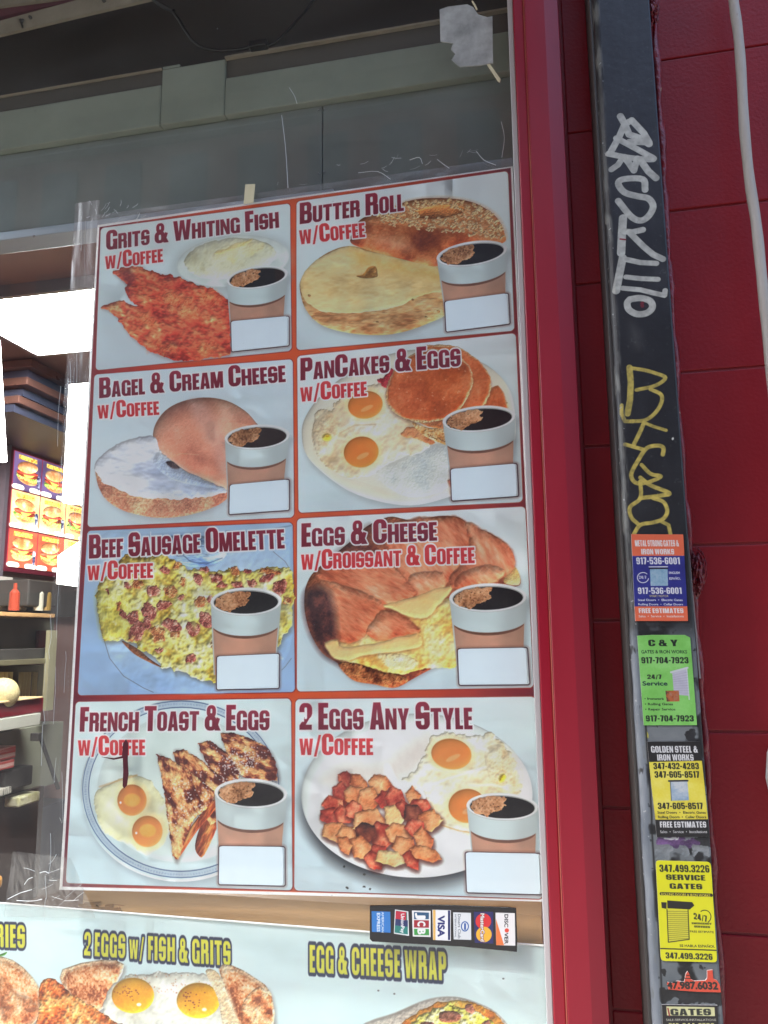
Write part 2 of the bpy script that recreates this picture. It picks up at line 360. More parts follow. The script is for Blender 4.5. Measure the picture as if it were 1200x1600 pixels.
# --- 0 grits and fish
panel_bg(0,(214,224,228),(200,211,219));CV.crop(*CR[0])
CV.shadow(ell(820,385,330,165,-6),off=(0,4),blur=22,c=(172,178,176),alpha=.55)
CV.blob(ell(825,380,310,140,-6),[(0,(206,214,214)),(1,(222,228,226))],dome=26,sh=.10,soft=7,alpha=.9,bump=.1,fine=(9,0))
CV.blob(ell(807,368,252,112,-6,n=16,jit=.03,seed=2),[(0,(196,190,156)),(.45,(220,220,200)),(.75,(228,226,206)),(1,(236,234,216))],seed=3,warp=(5,20),nz=(56,.7),fine=(12,.15),dome=34,sh=.2,bump=.6)
CV.blob(ell(860,330,150,48,-14),[(0,(226,206,150)),(.5,(228,218,176)),(1,(232,226,196))],seed=7,warp=(16,24),nz=(26,.9),dome=14,sh=.2,alpha=.55,soft=9)
for a in ((840,300,60,12,-25),(760,330,40,10,-12),(900,280,40,9,-30)): CV.blob(ell(*a),[(0,(222,200,130)),(1,(232,216,160))],dome=6,sh=.2,alpha=.7,soft=4,warp=(4,10))
FISH=[(160,440),(215,415),(320,405),(345,430),(430,450),(500,462),(580,490),(640,515),(700,530),(760,565),(820,600),(865,640),(900,670),(935,697),(830,708),(812,745),(812,885),(760,905),(640,925),(520,932),(450,912),(380,885),(300,830),(240,770),(200,710),(150,660),(92,632),(150,610),(215,600),(300,628),(250,580),(232,530),(240,505),(205,480)]
CV.shadow(FISH,off=(3,5),blur=8,alpha=.4,c=(120,100,100))
CV.blob(FISH,[(0,(140,34,30)),(.22,(184,56,42)),(.45,(212,84,58)),(.68,(226,116,76)),(.88,(236,160,104)),(1,(242,206,144))],seed=11,warp=(6,14),nz=(44,.5),fine=(9,.35),dome=14,sh=.36,bump=2.2,aniso=(.5,1.6),edge=-.16,bias=.04)
for a,s in (((530,620,110,60,30),1),((440,850,80,34,10),2),((700,590,60,30,20),3),((690,860,60,26,-10),4),((350,700,60,26,30),5)):
    CV.blob(ell(*a),[(0,(206,96,56)),(.5,(228,140,84)),(1,(240,206,130))],seed=20+s,warp=(14,16),nz=(16,1),fine=(6,.4),dome=20,sh=.3,bump=2.0,alpha=.6,soft=26)
CV.blob([(200,440),(260,430),(290,480),(250,520),(235,500)],[(0,(90,30,40)),(1,(140,50,45))],seed=4,alpha=.6,soft=14,nz=(14,1),dome=9)
cup(0);price(0);heads(0)
# --- 1 butter roll
panel_bg(1,(216,226,230),(204,216,222));CV.crop(*CR[1])
BOT=[(58,640),(64,590),(110,520),(200,455),(300,425),(420,450),(560,485),(740,515),(800,560),(800,700),(772,765),(700,800),(600,838),(480,862),(330,858),(200,830),(130,790),(80,725)]
CV.shadow(BOT,off=(2,7),blur=12,alpha=.5,c=(140,140,138))
CV.blob(BOT,[(0,(160,98,56)),(.35,(196,140,86)),(.65,(222,178,120)),(1,(236,206,156))],seed=31,nz=(40,.7),fine=(6,.3),dome=30,sh=.25,aniso=(.1,2.5))
CV.blob([(60,622),(70,575),(120,510),(205,458),(300,428),(420,455),(560,488),(742,520),(772,580),(770,640),(700,655),(620,680),(540,722),(400,748),(250,755),(150,738),(85,690)],[(0,(206,178,118)),(.4,(224,204,150)),(.7,(232,216,170)),(1,(240,228,190))],seed=32,warp=(4,24),nz=(60,.5),fine=(7,.2),dome=12,sh=.14,bump=.5,aniso=(.1,2))
CV.blob([(310,430),(420,455),(560,488),(742,520),(760,590),(600,570),(430,540),(330,520)],[(0,(222,176,80)),(1,(236,208,130))],seed=33,soft=34,alpha=.6,sh=.05,warp=(6,20))
CV.blob([(335,572),(370,562),(395,530),(430,525),(440,560),(432,578),(375,584)],[(0,(140,90,36)),(1,(206,156,84))],seed=34,dome=10,sh=.4,light=(.5,.8))
for p in ((105,670),(125,780),(440,800),(740,745),(680,775),(615,690)): CV.blob(ell(p[0],p[1],9,6,30),[(0,(150,90,50)),(1,(214,180,120))],seed=p[0],dome=4,sh=.4)
TOP=[(305,400),(330,330),(370,285),(470,255),(560,212),(660,190),(780,188),(900,205),(990,250),(1040,300),(1065,360),(1068,400),(1000,420),(860,420),(780,460),(735,522),(640,508),(560,488),(440,458),(350,430)]
CV.blob(TOP,[(0,(116,44,20)),(.35,(160,72,34)),(.6,(192,104,54)),(1,(224,160,104))],seed=41,nz=(70,.7),fine=(5,.15),dome=38,sh=.42,bump=.5,light=(-.3,-.9))
CV.blob([(400,290),(560,215),(680,192),(800,190),(920,215),(1010,265),(1055,330),(1060,390),(960,400),(880,350),(700,330),(560,320),(430,310)],[(0,(166,100,56)),(.5,(196,134,84)),(1,(216,164,112))],seed=42,soft=22,nz=(16,.7),fine=(4,.5),dome=20,sh=.3,alpha=.85)
CV.blob(ell(745,255,125,32,-6),[(0,(150,78,36)),(.5,(206,126,66)),(1,(228,160,96))],seed=43,nz=(40,.5),dome=18,sh=.5,light=(.3,.9),soft=4)
CV.blob(ell(520,415,90,26,12),[(0,(206,130,90)),(1,(226,170,130))],seed=44,soft=26,alpha=.45,sh=0)
R=random.Random(4)
def inpoly(x,y,L):
    c=False
    for i in range(len(L)):
        (a,b),(d,e)=L[i-1],L[i]
        if (b>y)!=(e>y) and x<(d-a)*(y-b)/(e-b)+a: c=not c
    return c
SA=[(430,262),(560,214),(680,192),(800,190),(920,214),(1010,262),(1055,330),(1062,385),(960,385),(860,365),(700,345),(560,335),(420,300)]
for k in range(760):
    x,y=R.uniform(400,1068),R.uniform(190,390)
    if not inpoly(x,y,SA) or ((x-745)/112)**2+((y-255)/26)**2<1 or R.random()<max(0,(y-330)/90): continue
    CV.blob(ell(x,y,10,5.6,R.uniform(-60,60),n=7),[(0,(186,142,94)),(1,(232,196,150))],seed=k%9,dome=3,sh=.5,sm=1,nz=(9,.7),soft=1.5)
cup(1);price(1);heads(1)
# --- 2 bagel and cream cheese
panel_bg(2,(206,216,224),(204,214,220));CV.crop(*CR[2])
B=[(95,585),(104,650),(120,700),(160,760),(250,815),(400,850),(520,850),(650,825),(780,770),(820,700),(700,640),(400,520),(200,500),(110,540)]
CV.shadow(B,off=(2,6),blur=12,alpha=.4,c=(150,150,160))
BN=[(408,440),(415,360),(470,280),(560,230),(680,208),(800,225),(900,280),(960,345),(985,380),(860,420),(830,520),(822,700),(700,650),(600,610),(520,560),(440,500)]
CV.blob(B,[(0,(170,104,84)),(.4,(204,142,112)),(.7,(216,178,140)),(1,(232,208,172))],seed=51,nz=(60,.6),fine=(4,.4),dome=30,sh=.25)
CV.blob(BN,[(0,(180,106,88)),(.35,(208,140,114)),(.65,(222,162,134)),(1,(234,192,166))],seed=52,nz=(90,.55),fine=(5,.12),dome=60,sh=.32,bump=.4)
CV.blob([(600,230),(680,240),(740,330),(800,440),(820,560),(815,660),(770,600),(720,480),(650,360)],[(0,(206,160,146)),(1,(226,190,176))],seed=53,soft=24,alpha=.55,sh=.1,nz=(20,.6))
CV.line([(640,225),(600,250),(590,275)],2,(150,96,80),.6)
CV.blob([(95,590),(100,555),(130,520),(220,450),(330,420),(415,425),(450,500),(560,590),(700,660),(808,705),(700,738),(560,752),(420,750),(300,735),(200,690),(130,650)],[(0,(176,186,206)),(.35,(202,208,222)),(.65,(218,221,229)),(1,(238,240,242))],seed=54,warp=(6,20),nz=(60,.7),fine=(14,.2),dome=26,sh=.25,bump=1.0,aniso=(.3,2))
CV.blob([(440,500),(520,560),(600,610),(700,655),(800,700),(640,680),(500,640),(410,560)],[(0,(140,160,190)),(1,(200,210,222))],seed=55,soft=18,alpha=.6,nz=(20,.8))
CV.blob([(475,555),(510,550),(550,585),(510,588)],[(0,(40,34,42)),(1,(100,84,86))],seed=56,dome=8,sh=.3,soft=4)
CV.line([(480,530),(560,508),(650,515)],3,(236,206,160),.6,streak=.8);CV.line([(220,738),(360,745),(520,765)],2.5,(240,214,160),.6,streak=.7)
cup(2);price(2);heads(2)
# --- 3 pancakes and eggs
panel_bg(3,(216,226,230),(206,218,224));CV.crop(*CR[3])
PL=[(68,520),(78,430),(150,320),(280,210),(450,120),(640,80),(820,95),(980,160),(1080,260),(1115,380),(1118,520),(1080,640),(980,740),(820,800),(640,848),(480,838),(300,780),(160,680),(90,600)]
CV.shadow(PL,off=(2,7),blur=14,alpha=.5,c=(150,152,150))
CV.blob(PL,[(0,(214,208,194)),(.6,(226,222,208)),(1,(234,232,222))],seed=61,nz=(160,.5),fine=(4,.0),dome=24,sh=.22,bump=.05)
CV.blob([(120,520),(160,350),(330,230),(560,150),(800,160),(1000,280),(1040,480),(960,660),(700,780),(460,760),(250,680)],[(0,(208,206,196)),(1,(226,226,220))],seed=62,soft=26,sh=.05,alpha=.7,nz=(120,.6),bump=0)
CV.blob([(430,690),(560,620),(680,560),(800,560),(800,740),(700,800),(560,800)],[(0,(186,196,204)),(.5,(214,218,216)),(1,(236,238,236))],seed=63,soft=30,alpha=.75,nz=(60,.9),sh=.2)
CV.blob([(118,520),(128,410),(160,375),(215,385),(240,330),(330,280),(430,250),(480,262),(510,360),(560,410),(640,455),(700,545),(640,600),(555,605),(480,660),(400,705),(320,720),(240,690),(170,640),(130,585)],[(0,(206,184,146)),(.3,(224,208,178)),(.6,(232,222,202)),(1,(244,240,230))],seed=64,warp=(7,16),nz=(60,.6),fine=(14,.2),dome=12,sh=.3,bump=.7,edge=-.15)
CV.blob([(130,440),(200,380),(235,430),(250,500),(200,560),(150,600),(125,520)],[(0,(186,150,104)),(.5,(220,200,160)),(1,(240,228,196))],seed=65,soft=22,alpha=.5,nz=(18,.8),fine=(6,.4),sh=.35,bump=1.2)
for q in ([(250,480),(320,440),(420,435),(510,462)],[(240,520),(340,530),(300,500)],[(430,620),(520,590),(560,560)]): CV.line(q,6,(240,234,220),.7,soft=5)
for q in ([(255,495),(330,455),(430,452)],[(300,545),(260,590)]): CV.line(q,3,(196,172,136),.6,soft=3)
CV.blob([(560,490),(600,462),(660,480),(720,530),(700,550),(620,520),(570,515)],[(0,(196,110,60)),(1,(224,160,110))],seed=66,warp=(4,10),dome=10,sh=.3)
CV.blob(ell(190,515,22,18),[(0,(226,190,60)),(1,(240,216,120))],soft=8,seed=3)
def yolk(cx,cy,rx,ry,c=(226,140,62),hl=True,rot=-10,glow=True,hi=(240,186,120)):
    if glow: CV.blob(ell(cx,cy,rx*1.2,ry*1.2,rot),[(0,(236,210,150)),(1,(240,222,176))],soft=14,alpha=.6,sh=0)
    CV.blob(ell(cx,cy,rx,ry,rot),[(0,tuple(v*.9 for v in c)),(.6,c),(1,tuple(min(255,v*1.06+6) for v in c))],seed=int(cx),nz=(60,.4),fine=(5,.0),bump=0,dome=24,sh=.2,soft=2.5)
    if hl: CV.blob(ell(cx+8,cy+ry*.25,rx*.38,ry*.16,-25),[(0,hi),(1,hi)],soft=4,alpha=.75,sh=0)
yolk(380,355,86,68);yolk(360,588,86,76)
CV.blob([(440,240),(470,215),(510,170),(545,230),(500,270)],[(0,(150,24,34)),(1,(206,60,66))],seed=68,warp=(6,10),nz=(10,1),dome=8,sh=.5,soft=3)
def cake(L,seed,c=1.0): 
    CV.shadow(L,off=(-1,5),blur=7,alpha=.55,c=(130,90,70))
    CV.blob(L,[(0,(214,160,104)),(1,(238,206,158))],seed=seed,warp=(4,12),dome=9,sh=.3,nz=(12,.7))
    P=np.array(L,float);m=P.mean(0);P=m+(P-m)*.955
    CV.blob([tuple(p) for p in P],[(0,(160,66,24)),(.35,(192,86,36)),(.65,(212,112,56)),(1,(228,146,90))],seed=seed+1,warp=(5,14),nz=(60,.6),fine=(6,.18),dome=10,sh=.22,bump=.6,soft=5)
cake([(960,375),(985,290),(1030,262),(1062,300),(1078,380),(1000,400)],71)
CV.blob([(610,440),(700,470),(790,470),(800,552),(740,540),(660,500)],[(0,(206,140,76)),(.6,(232,196,140)),(1,(242,222,184))],seed=75,nz=(16,.8),fine=(4,.6),dome=10,sh=.4)
CV.blob([(620,420),(760,430),(780,470),(690,462)],[(0,(170,80,36)),(1,(226,150,90))],seed=76,dome=7,sh=.4)
cake([(640,95),(700,62),(820,66),(915,115),(980,190),(1002,262),(975,335),(940,372),(850,388),(700,300)],72)
cake([(480,300),(500,220),(560,140),(640,92),(720,76),(820,100),(890,160),(910,240),(880,325),(830,390),(760,428),(680,442),(600,430),(530,400),(492,352)],73)
for k in range(26):
    x,y=R.uniform(520,880),R.uniform(160,400);CV.blob(ell(x,y,R.uniform(2,6),3,R.uniform(0,90),n=7),[(0,(232,190,140)),(1,(240,206,160))],alpha=.55,sm=1,dome=2,sh=0,soft=2)
for k in range(16):
    x=690+k*6;y=505+k*2.2+R.uniform(-5,7);CV.blob(ell(x,y,2.5,3.5,0,n=6),[(0,(90,50,24)),(1,(120,70,40))],sm=1,dome=2,sh=0)
for k in range(12):
    x=620+k*14;y=434+R.uniform(-3,6);CV.blob(ell(x,y,3,3,0,n=6),[(0,(120,60,24)),(1,(140,80,40))],sm=1,dome=2,sh=0,alpha=.7)
CV.blob([(785,730),(800,725),(800,760)],[(0,(206,110,80)),(1,(220,140,100))],soft=6)
cup(3);price(3);heads(3)
# --- 4 beef sausage omelette
panel_bg(4,(168,192,214),(158,186,218));CV.crop(*CR[4])
CV.blob([(180,120),(400,110),(700,100),(1100,120),(1140,240),(1140,700),(900,900),(430,905),(280,820),(200,640),(170,400)],[(0,(150,180,214)),(.5,(172,198,224)),(1,(196,214,230))],seed=81,soft=10,nz=(150,.8),fine=(20,.1),dome=20,sh=.1,alpha=.8)
CV.blob([(470,130),(700,120),(820,180),(800,240),(700,275),(600,265),(540,200)],[(0,(70,96,140)),(.5,(116,146,190)),(1,(176,200,224))],seed=82,soft=12,nz=(30,1),dome=30,sh=.5,aniso=(.2,3))
CV.line([(560,180),(640,250),(720,262),(800,232)],3,(60,80,110),.6,soft=3)
CV.line([(820,95),(980,100),(1150,68)],3,(60,80,110),.45,soft=3)
CV.line([(200,640),(230,740),(300,830),(400,890),(450,912)],2,(110,110,120),.8);CV.line([(1060,200),(1120,250),(1150,300)],2,(110,110,120),.6);CV.line([(1150,740),(1120,780),(1100,800)],2,(110,110,120),.6)
CV.blob([(290,650),(370,690),(430,740),(500,790),(430,760),(350,715)],[(0,(96,50,34)),(1,(170,104,66))],seed=83,nz=(10,.9),dome=10,sh=.4)
OM=[(165,400),(172,360),(210,320),(260,260),(310,215),(420,225),(520,222),(600,265),(640,285),(700,280),(760,300),(860,290),(930,300),(1000,290),(1060,280),(1155,305),(1155,560),(1110,620),(1060,710),(900,800),(772,862),(700,848),(640,825),(575,800),(560,812),(540,780),(495,788),(470,745),(430,720),(380,700),(360,670),(290,645),(210,650),(185,600),(168,520),(160,450)]
CV.shadow(OM,off=(3,7),blur=9,alpha=.55,c=(90,80,70))
CV.blob(OM,[(0,(140,104,40)),(.2,(188,160,62)),(.42,(216,200,104)),(.62,(230,222,142)),(.82,(240,236,190)),(1,(246,244,222))],seed=84,warp=(8,14),nz=(46,.55),fine=(13,.3),dome=16,sh=.42,bump=1.9,edge=-.12,bias=0)
CV.blob([(170,400),(300,400),(330,520),(300,620),(200,640),(180,560)],[(0,(170,160,40)),(.5,(214,210,90)),(1,(234,232,150))],seed=85,soft=24,alpha=.5,aniso=(1.4,3),nz=(18,.7),sh=.4,bump=2.0)
SP=[(370,365,30,28),(320,370,22,18),(450,400,30,34),(540,400,40,30),(680,340,26,32),(770,330,30,26),(865,300,26,24),(880,370,40,26),(950,360,26,22),(1050,300,50,16),(1030,330,40,18),(1090,380,34,50),(1130,450,22,24),(345,530,34,36),(370,600,46,50),(475,620,38,46),(430,500,40,50),(545,570,50,36),(690,455,36,28),(720,545,46,40),(650,590,34,36),(760,670,24,24),(500,470,40,26),(510,290,28,20),(570,270,24,14),(710,290,28,12),(860,400,30,16),(1000,300,24,14),(640,740,34,26),(300,520,16,30),(560,620,26,20),(420,560,24,34),(480,700,20,16),(600,350,18,22),(740,440,16,20),(220,400,8,14),(275,470,12,24),(800,370,26,18),(930,300,22,12),(340,640,24,14),(590,430,18,14)]
for k,(x,y,a,b) in enumerate(SP):
    L=ell(x,y,a*.95,b*.95,R.uniform(-40,40),n=9,jit=.22,seed=k)
    CV.shadow(L,off=(1,3),blur=5,alpha=.45,c=(110,80,30))
    st=[(0,(104,40,42)),(.35,(148,68,64)),(.65,(180,104,96)),(1,(224,168,150))] if k%3 else [(0,(120,56,36)),(.4,(180,104,62)),(.7,(206,142,90)),(1,(232,196,140))]
    CV.blob(L,st,seed=100+k,warp=(5,8),nz=(10,.8),fine=(3,.4),dome=9,sh=.5,bump=2,soft=2.5,alpha=.92)
for k in range(70):
    x,y=R.uniform(200,1140),R.uniform(300,760)
    if y>640+ (x-200)*.3 or (y-300)<0: continue
    CV.blob(ell(x,y,R.uniform(5,16),R.uniform(3,8),R.uniform(0,180),n=7,jit=.3,seed=k),[(0,(236,236,190)),(1,(250,248,226))],seed=k,soft=5,alpha=.6,sm=2,dome=4,sh=.3)
for k in range(12):
    CV.blob(ell(640+k*2,520+k*9-40,9,22,20,n=8,jit=.2,seed=k),[(0,(176,186,90)),(1,(214,218,150))],soft=8,alpha=.3,sm=2)
cup(4);price(4);heads(4)
# --- 5 croissant
panel_bg(5,(216,226,230),(202,216,224));CV.crop(*CR[5])
CRO=[(76,420),(85,370),(120,310),(220,225),(300,160),(370,95),(470,52),(540,62),(590,70),(700,48),(790,52),(830,75),(870,100),(950,130),(1030,190),(1060,250),(1050,300),(1080,320),(1082,372),(1000,380),(900,370),(800,420),(800,660),(795,735),(700,752),(620,790),(540,835),(490,852),(400,835),(320,822),(270,790),(235,740),(160,690),(105,600),(78,500)]
CV.shadow(CRO,off=(2,5),blur=7,alpha=.35,c=(120,110,110))
CV.blob(CRO,[(0,(70,26,26)),(.3,(110,46,36)),(.6,(150,74,48)),(1,(190,110,70))],seed=201,nz=(60,.7),fine=(6,.3),dome=30,sh=.4,bias=.1)
CV.blob([(170,650),(300,600),(450,560),(600,480),(760,430),(800,520),(800,735),(700,755),(600,770),(520,790),(420,770),(330,740),(230,720)],[(0,(208,150,70)),(.4,(230,190,104)),(.7,(240,214,140)),(1,(248,236,190))],seed=202,warp=(5,14),nz=(46,.7),fine=(12,.2),dome=20,sh=.3,bump=1.2)
CV.blob([(1010,340),(1050,280),(1082,320),(1080,370),(1020,365)],[(0,(224,190,110)),(1,(240,220,160))],seed=203,dome=12,sh=.3,soft=3)
ST=[(0,(150,70,46)),(.22,(190,96,62)),(.45,(214,130,90)),(.7,(228,164,122)),(1,(240,204,170))]
LB=[([(430,110),(540,70),(700,50),(790,55),(850,100),(860,200),(800,290),(740,360),(620,400),(540,330),(480,230)],211,.9),
([(830,80),(950,130),(1035,190),(1060,255),(1040,310),(960,350),(860,370),(770,380),(760,330),(820,260),(850,170)],212,1.1),
([(790,330),(900,280),(990,290),(1010,320),(960,365),(870,375),(790,400)],213,.8),
([(560,340),(640,310),(720,310),(740,370),(660,410),(600,425)],214,.8),
([(130,320),(230,230),(340,210),(470,260),(560,350),(600,410),(540,440),(430,480),(330,440),(220,390)],215,.5),
([(100,420),(150,350),(260,370),(370,410),(440,450),(450,500),(390,560),(330,630),(260,640),(190,590),(120,520)],216,.6),
([(370,600),(390,540),(440,490),(520,500),(600,560),(612,590),(540,610),(440,630)],217,.5)]
for L,sd_,an in LB:
    CV.shadow(L,off=(1,4),blur=9,alpha=.45,c=(140,66,44))
    CV.blob(L,ST,seed=sd_,warp=(5,20),nz=(34,.5),fine=(5,.18),dome=26,sh=.34,bump=.8,aniso=(an,3.2),edge=-.2,soft=7,bias=.06)
CV.blob([(76,420),(110,380),(190,400),(220,520),(230,640),(270,760),(235,740),(160,690),(105,600),(78,500)],[(0,(36,22,30)),(.5,(66,34,38)),(1,(120,60,52))],seed=221,soft=26,alpha=.93,nz=(24,.8),sh=.2)
CV.blob([(220,225),(300,160),(380,90),(400,150),(370,200),(290,220)],[(0,(50,24,26)),(1,(110,56,44))],seed=222,soft=24,alpha=.6,nz=(16,.8))
CV.blob([(235,735),(330,740),(430,775),(520,790),(560,820),(490,852),(400,835),(320,822),(270,790)],[(0,(96,40,24)),(.5,(160,84,46)),(1,(214,144,84))],seed=223,nz=(20,.8),fine=(5,.3),dome=14,sh=.5,soft=4)
for L in ([(448,466),(600,420),(757,374),(742,430),(700,470),(645,525),(570,520),(500,490)],[(170,640),(230,628),(260,660),(420,640),(600,596),(625,650),(560,672),(400,697),(240,722),(190,680)]):
    CV.shadow(L,off=(0,4),blur=5,alpha=.5,c=(160,90,50))
    CV.blob(L,[(0,(236,200,132)),(1,(244,218,160))],seed=225,nz=(50,.7),fine=(5,.0),dome=12,sh=.26,sm=3,bump=.3,soft=5,warp=(4,30),alpha=.95)
CV.blob([(420,700),(500,690),(600,720),(590,760),(510,770),(450,740)],[(0,(236,214,160)),(1,(250,240,206))],seed=226,warp=(6,14),nz=(22,.7),fine=(8,.1),sh=.3,bump=1,soft=10,dome=10)
cup(5);price(5);heads(5)
# --- 6 french toast
panel_bg(6,(208,220,224),(200,216,224));CV.crop(*CR[6])
def plate(cx,cy,rx,ry,rot=0):
    CV.shadow(ell(cx,cy,rx,ry,rot,28),off=(2,7),blur=12,alpha=.5,c=(140,150,158))
    CV.blob(ell(cx,cy,rx,ry,rot,28),[(0,(190,206,212)),(1,(214,226,230))],seed=231,nz=(160,.6),dome=12,sh=.25,bump=.05,fine=(9,0))
plate(620,478,478,436)
def ring(cx,cy,rx,ry,wd,c,al):
    L=ell(cx,cy,rx,ry,0,60);L.append(L[0]);CV.line(L,wd,c,al)
ring(622,470,458,410,17,(176,192,206),.8)
for k in range(210):
    t=k/210*2*math.pi;CV.blob(ell(622+458*math.cos(t),470+410*math.sin(t),5,5,k*40,n=5,jit=.5,seed=k),[(0,(120,140,176)),(1,(150,164,190))],sm=1,dome=2,sh=0,alpha=.6,soft=2)
ring(622,470,472,424,2.2,(70,96,140),.9);ring(622,470,443,394,2.6,(70,90,130),.9)
CV.blob(ell(622,468,400,352,0,26),[(0,(196,208,206)),(.6,(210,220,220)),(1,(222,230,230))],seed=233,soft=16,nz=(140,.7),sh=.1,dome=30,bump=0,fine=(9,.05))
CV.blob([(205,510),(250,455),(330,420),(400,405),(480,435),(530,510),(555,570),(565,680),(525,745),(465,787),(430,770),(380,735),(280,692),(225,620)],[(0,(196,190,150)),(.4,(220,220,190)),(.7,(230,232,216)),(1,(240,242,236))],seed=234,warp=(5,20),nz=(70,.5),fine=(14,.05),dome=16,sh=.22,edge=-.15,bump=.3)
CV.line([(232,458),(330,425),(410,402)],4,(196,150,90),.6,soft=4)
yolk(387,522,70,75,(222,140,70),hl=False,rot=0);yolk(461,672,73,75,(224,144,76),hl=False,rot=0)
for cx,cy in((387,522),(463,668)): CV.blob(ell(cx,cy,40,32,0,8),[(0,(236,176,70)),(1,(240,190,90))],soft=5,alpha=.8,sm=3,sh=0);CV.blob(ell(cx-55,cy+12,5,6),[(0,(250,250,245)),(1,(250,250,245))],sh=0)
TS=[(0,(86,30,26)),(.28,(136,60,42)),(.42,(184,110,66)),(.6,(214,156,98)),(1,(236,200,140))]
def toast(L,side,sd_,an=.6):
    CV.shadow(L,off=(3,5),blur=7,alpha=.5,c=(90,70,66))
    if side: CV.blob(side,[(0,(110,36,24)),(.5,(176,84,44)),(1,(226,150,80))],seed=sd_+3,nz=(14,.9),dome=8,sh=.5,sm=3,aniso=(2.0,3))
    CV.blob(L,TS,seed=sd_,warp=(4,10),nz=(15,1.15),fine=(5,.2),dome=8,sh=.45,bump=1.5,sm=0,edge=-.25,aniso=(an,1.8))
toast([(812,200),(870,196),(960,225),(1040,270),(1078,340),(1088,430),(1000,425),(920,410),(860,350),(830,270)],None,241,.3)
toast([(703,250),(760,236),(840,290),(900,380),(900,440),(800,440),(740,340)],None,242,.5)
toast([(580,292),(628,274),(720,330),(800,400),(850,440),(850,600),(760,640),(640,480)],[(770,560),(810,560),(800,640),(735,785),(705,785),(690,740),(715,650)],243,.8)
toast([(505,300),(560,318),(660,380),(780,480),(770,540),(690,610),(650,690),(610,805),(582,790),(562,640),(535,440)],[(640,690),(700,610),(770,520),(790,560),(700,670),(640,760),(600,808),(590,760)],244,1.0)
for k in range(420):
    a=R.random();x,y=((R.gauss(930,50),R.gauss(340,45)) if a<.45 else (R.gauss(830,60),R.gauss(380,60)) if a<.65 else (R.uniform(560,760),R.uniform(420,680)))
    if y>430+ (900-x)*.9 or y<215+(x<760)*60: continue
    CV.blob(ell(x,y,R.uniform(2,6),R.uniform(2,4),R.uniform(0,180),n=5),[(0,(236,230,232)),(1,(250,250,250))],sm=1,dome=2,sh=0,alpha=.75,soft=2)
cup(6);price(6);heads(6)
# --- 7 two eggs any style
panel_bg(7,(212,224,230),(196,210,218));CV.crop(*CR[7])
P8=ell(587,475,528,375,0,30)
CV.shadow(P8,off=(-3,22),blur=26,alpha=.85,c=(20,20,26),grow=-4)
CV.blob(P8,[(0,(214,220,222)),(.6,(224,230,230)),(1,(232,236,234))],seed=251,nz=(200,.5),fine=(5,.0),dome=26,sh=.22,bump=.03)
CV.blob([(150,400),(260,330),(420,330),(520,260),(640,190),(660,260),(600,340),(520,400),(460,420),(300,400),(200,430)],[(0,(206,190,184)),(1,(222,212,206))],soft=30,alpha=.55,sh=0)
CV.blob([(440,345),(465,340),(500,420),(520,450),(450,450)],[(0,(240,244,246)),(1,(246,248,250))],soft=10,alpha=.8,sh=0)
EG=[(520,405),(580,350),(630,280),(650,205),(740,190),(840,200),(920,190),(990,245),(1040,310),(1062,400),(1060,470),(980,500),(870,650),(790,640),(700,605),(660,560),(640,520),(600,450)]
CV.blob(EG,[(0,(214,194,152)),(.3,(228,218,188)),(.6,(236,232,214)),(1,(246,244,236))],seed=253,warp=(9,18),nz=(60,.6),fine=(14,.2),dome=12,sh=.3,bump=.7,edge=-.12)
CV.blob([(900,270),(980,245),(1050,340),(1062,440),(980,460),(920,400)],[(0,(206,170,110)),(.5,(228,210,170)),(1,(244,236,206))],seed=254,soft=24,alpha=.5,nz=(18,.8),fine=(6,.4),sh=.35,bump=1.2)
for q in ([(640,430),(720,400),(800,375),(900,345)],[(660,345),(700,362),(840,365)],[(830,430),(930,425),(1000,440)],[(840,210),(860,250),(910,270)]): CV.line(q,6,(246,244,236),.7,soft=5)
CV.line([(700,610),(780,636),(850,645)],3,(196,150,90),.7,soft=3);CV.blob(ell(975,397,17,19,20,8,.3,4),[(0,(232,196,40)),(1,(240,210,80))],soft=6,sm=2)
yolk(745,285,92,70,rot=8,c=(226,142,66));yolk(818,522,86,78,rot=0,c=(226,142,66))
POT=[(270,410,48,36,0),(320,420,46,34,1),(415,420,44,46,1),(240,470,50,40,0),(210,520,50,44,0),(300,470,46,40,1),(365,495,58,50,1),(440,490,36,40,0),(490,500,60,44,0),(570,480,40,34,1),(600,520,34,50,0),(190,570,48,38,0),(250,560,44,40,0),(300,540,36,40,0),(520,540,40,44,0),(570,560,44,50,2),(640,590,50,60,1),(215,640,64,46,1),(270,665,48,46,1),(370,590,72,54,1),(480,575,62,40,3),(420,660,60,50,0),(350,640,46,40,2),(500,650,54,48,1),(580,620,42,40,0),(615,680,54,42,1),(330,715,56,46,1),(530,710,54,44,1),(410,740,40,40,0),(390,770,44,40,0),(470,760,66,36,3),(560,770,44,30,0),(630,740,66,34,1),(260,700,40,30,1)]
SS=[[(0,(112,26,22)),(.3,(172,52,40)),(.6,(206,96,68)),(1,(238,174,128))],[(0,(176,84,46)),(.35,(212,136,82)),(.65,(226,166,110)),(1,(240,200,150))],[(0,(40,18,18)),(.5,(110,44,32)),(1,(180,90,60))],[(0,(206,150,90)),(.5,(232,194,134)),(1,(244,222,176))]]
for k,(x,y,a,b,s_) in enumerate(POT):
    L=ell(x,y,a*1.2,b*1.12,R.uniform(0,90),n=R.choice([5,5,6]),jit=.12,seed=300+k)
    CV.shadow(L,off=(2,6),blur=7,alpha=.75,c=(80,26,20))
    CV.blob(L,SS[s_],seed=300+k,warp=(3,10),nz=(26,.6),fine=(5,.1),dome=8,sh=.42,bump=.5,sm=1,edge=-.26,soft=2.2,bias=.05)
cup(7);price(7);heads(7)
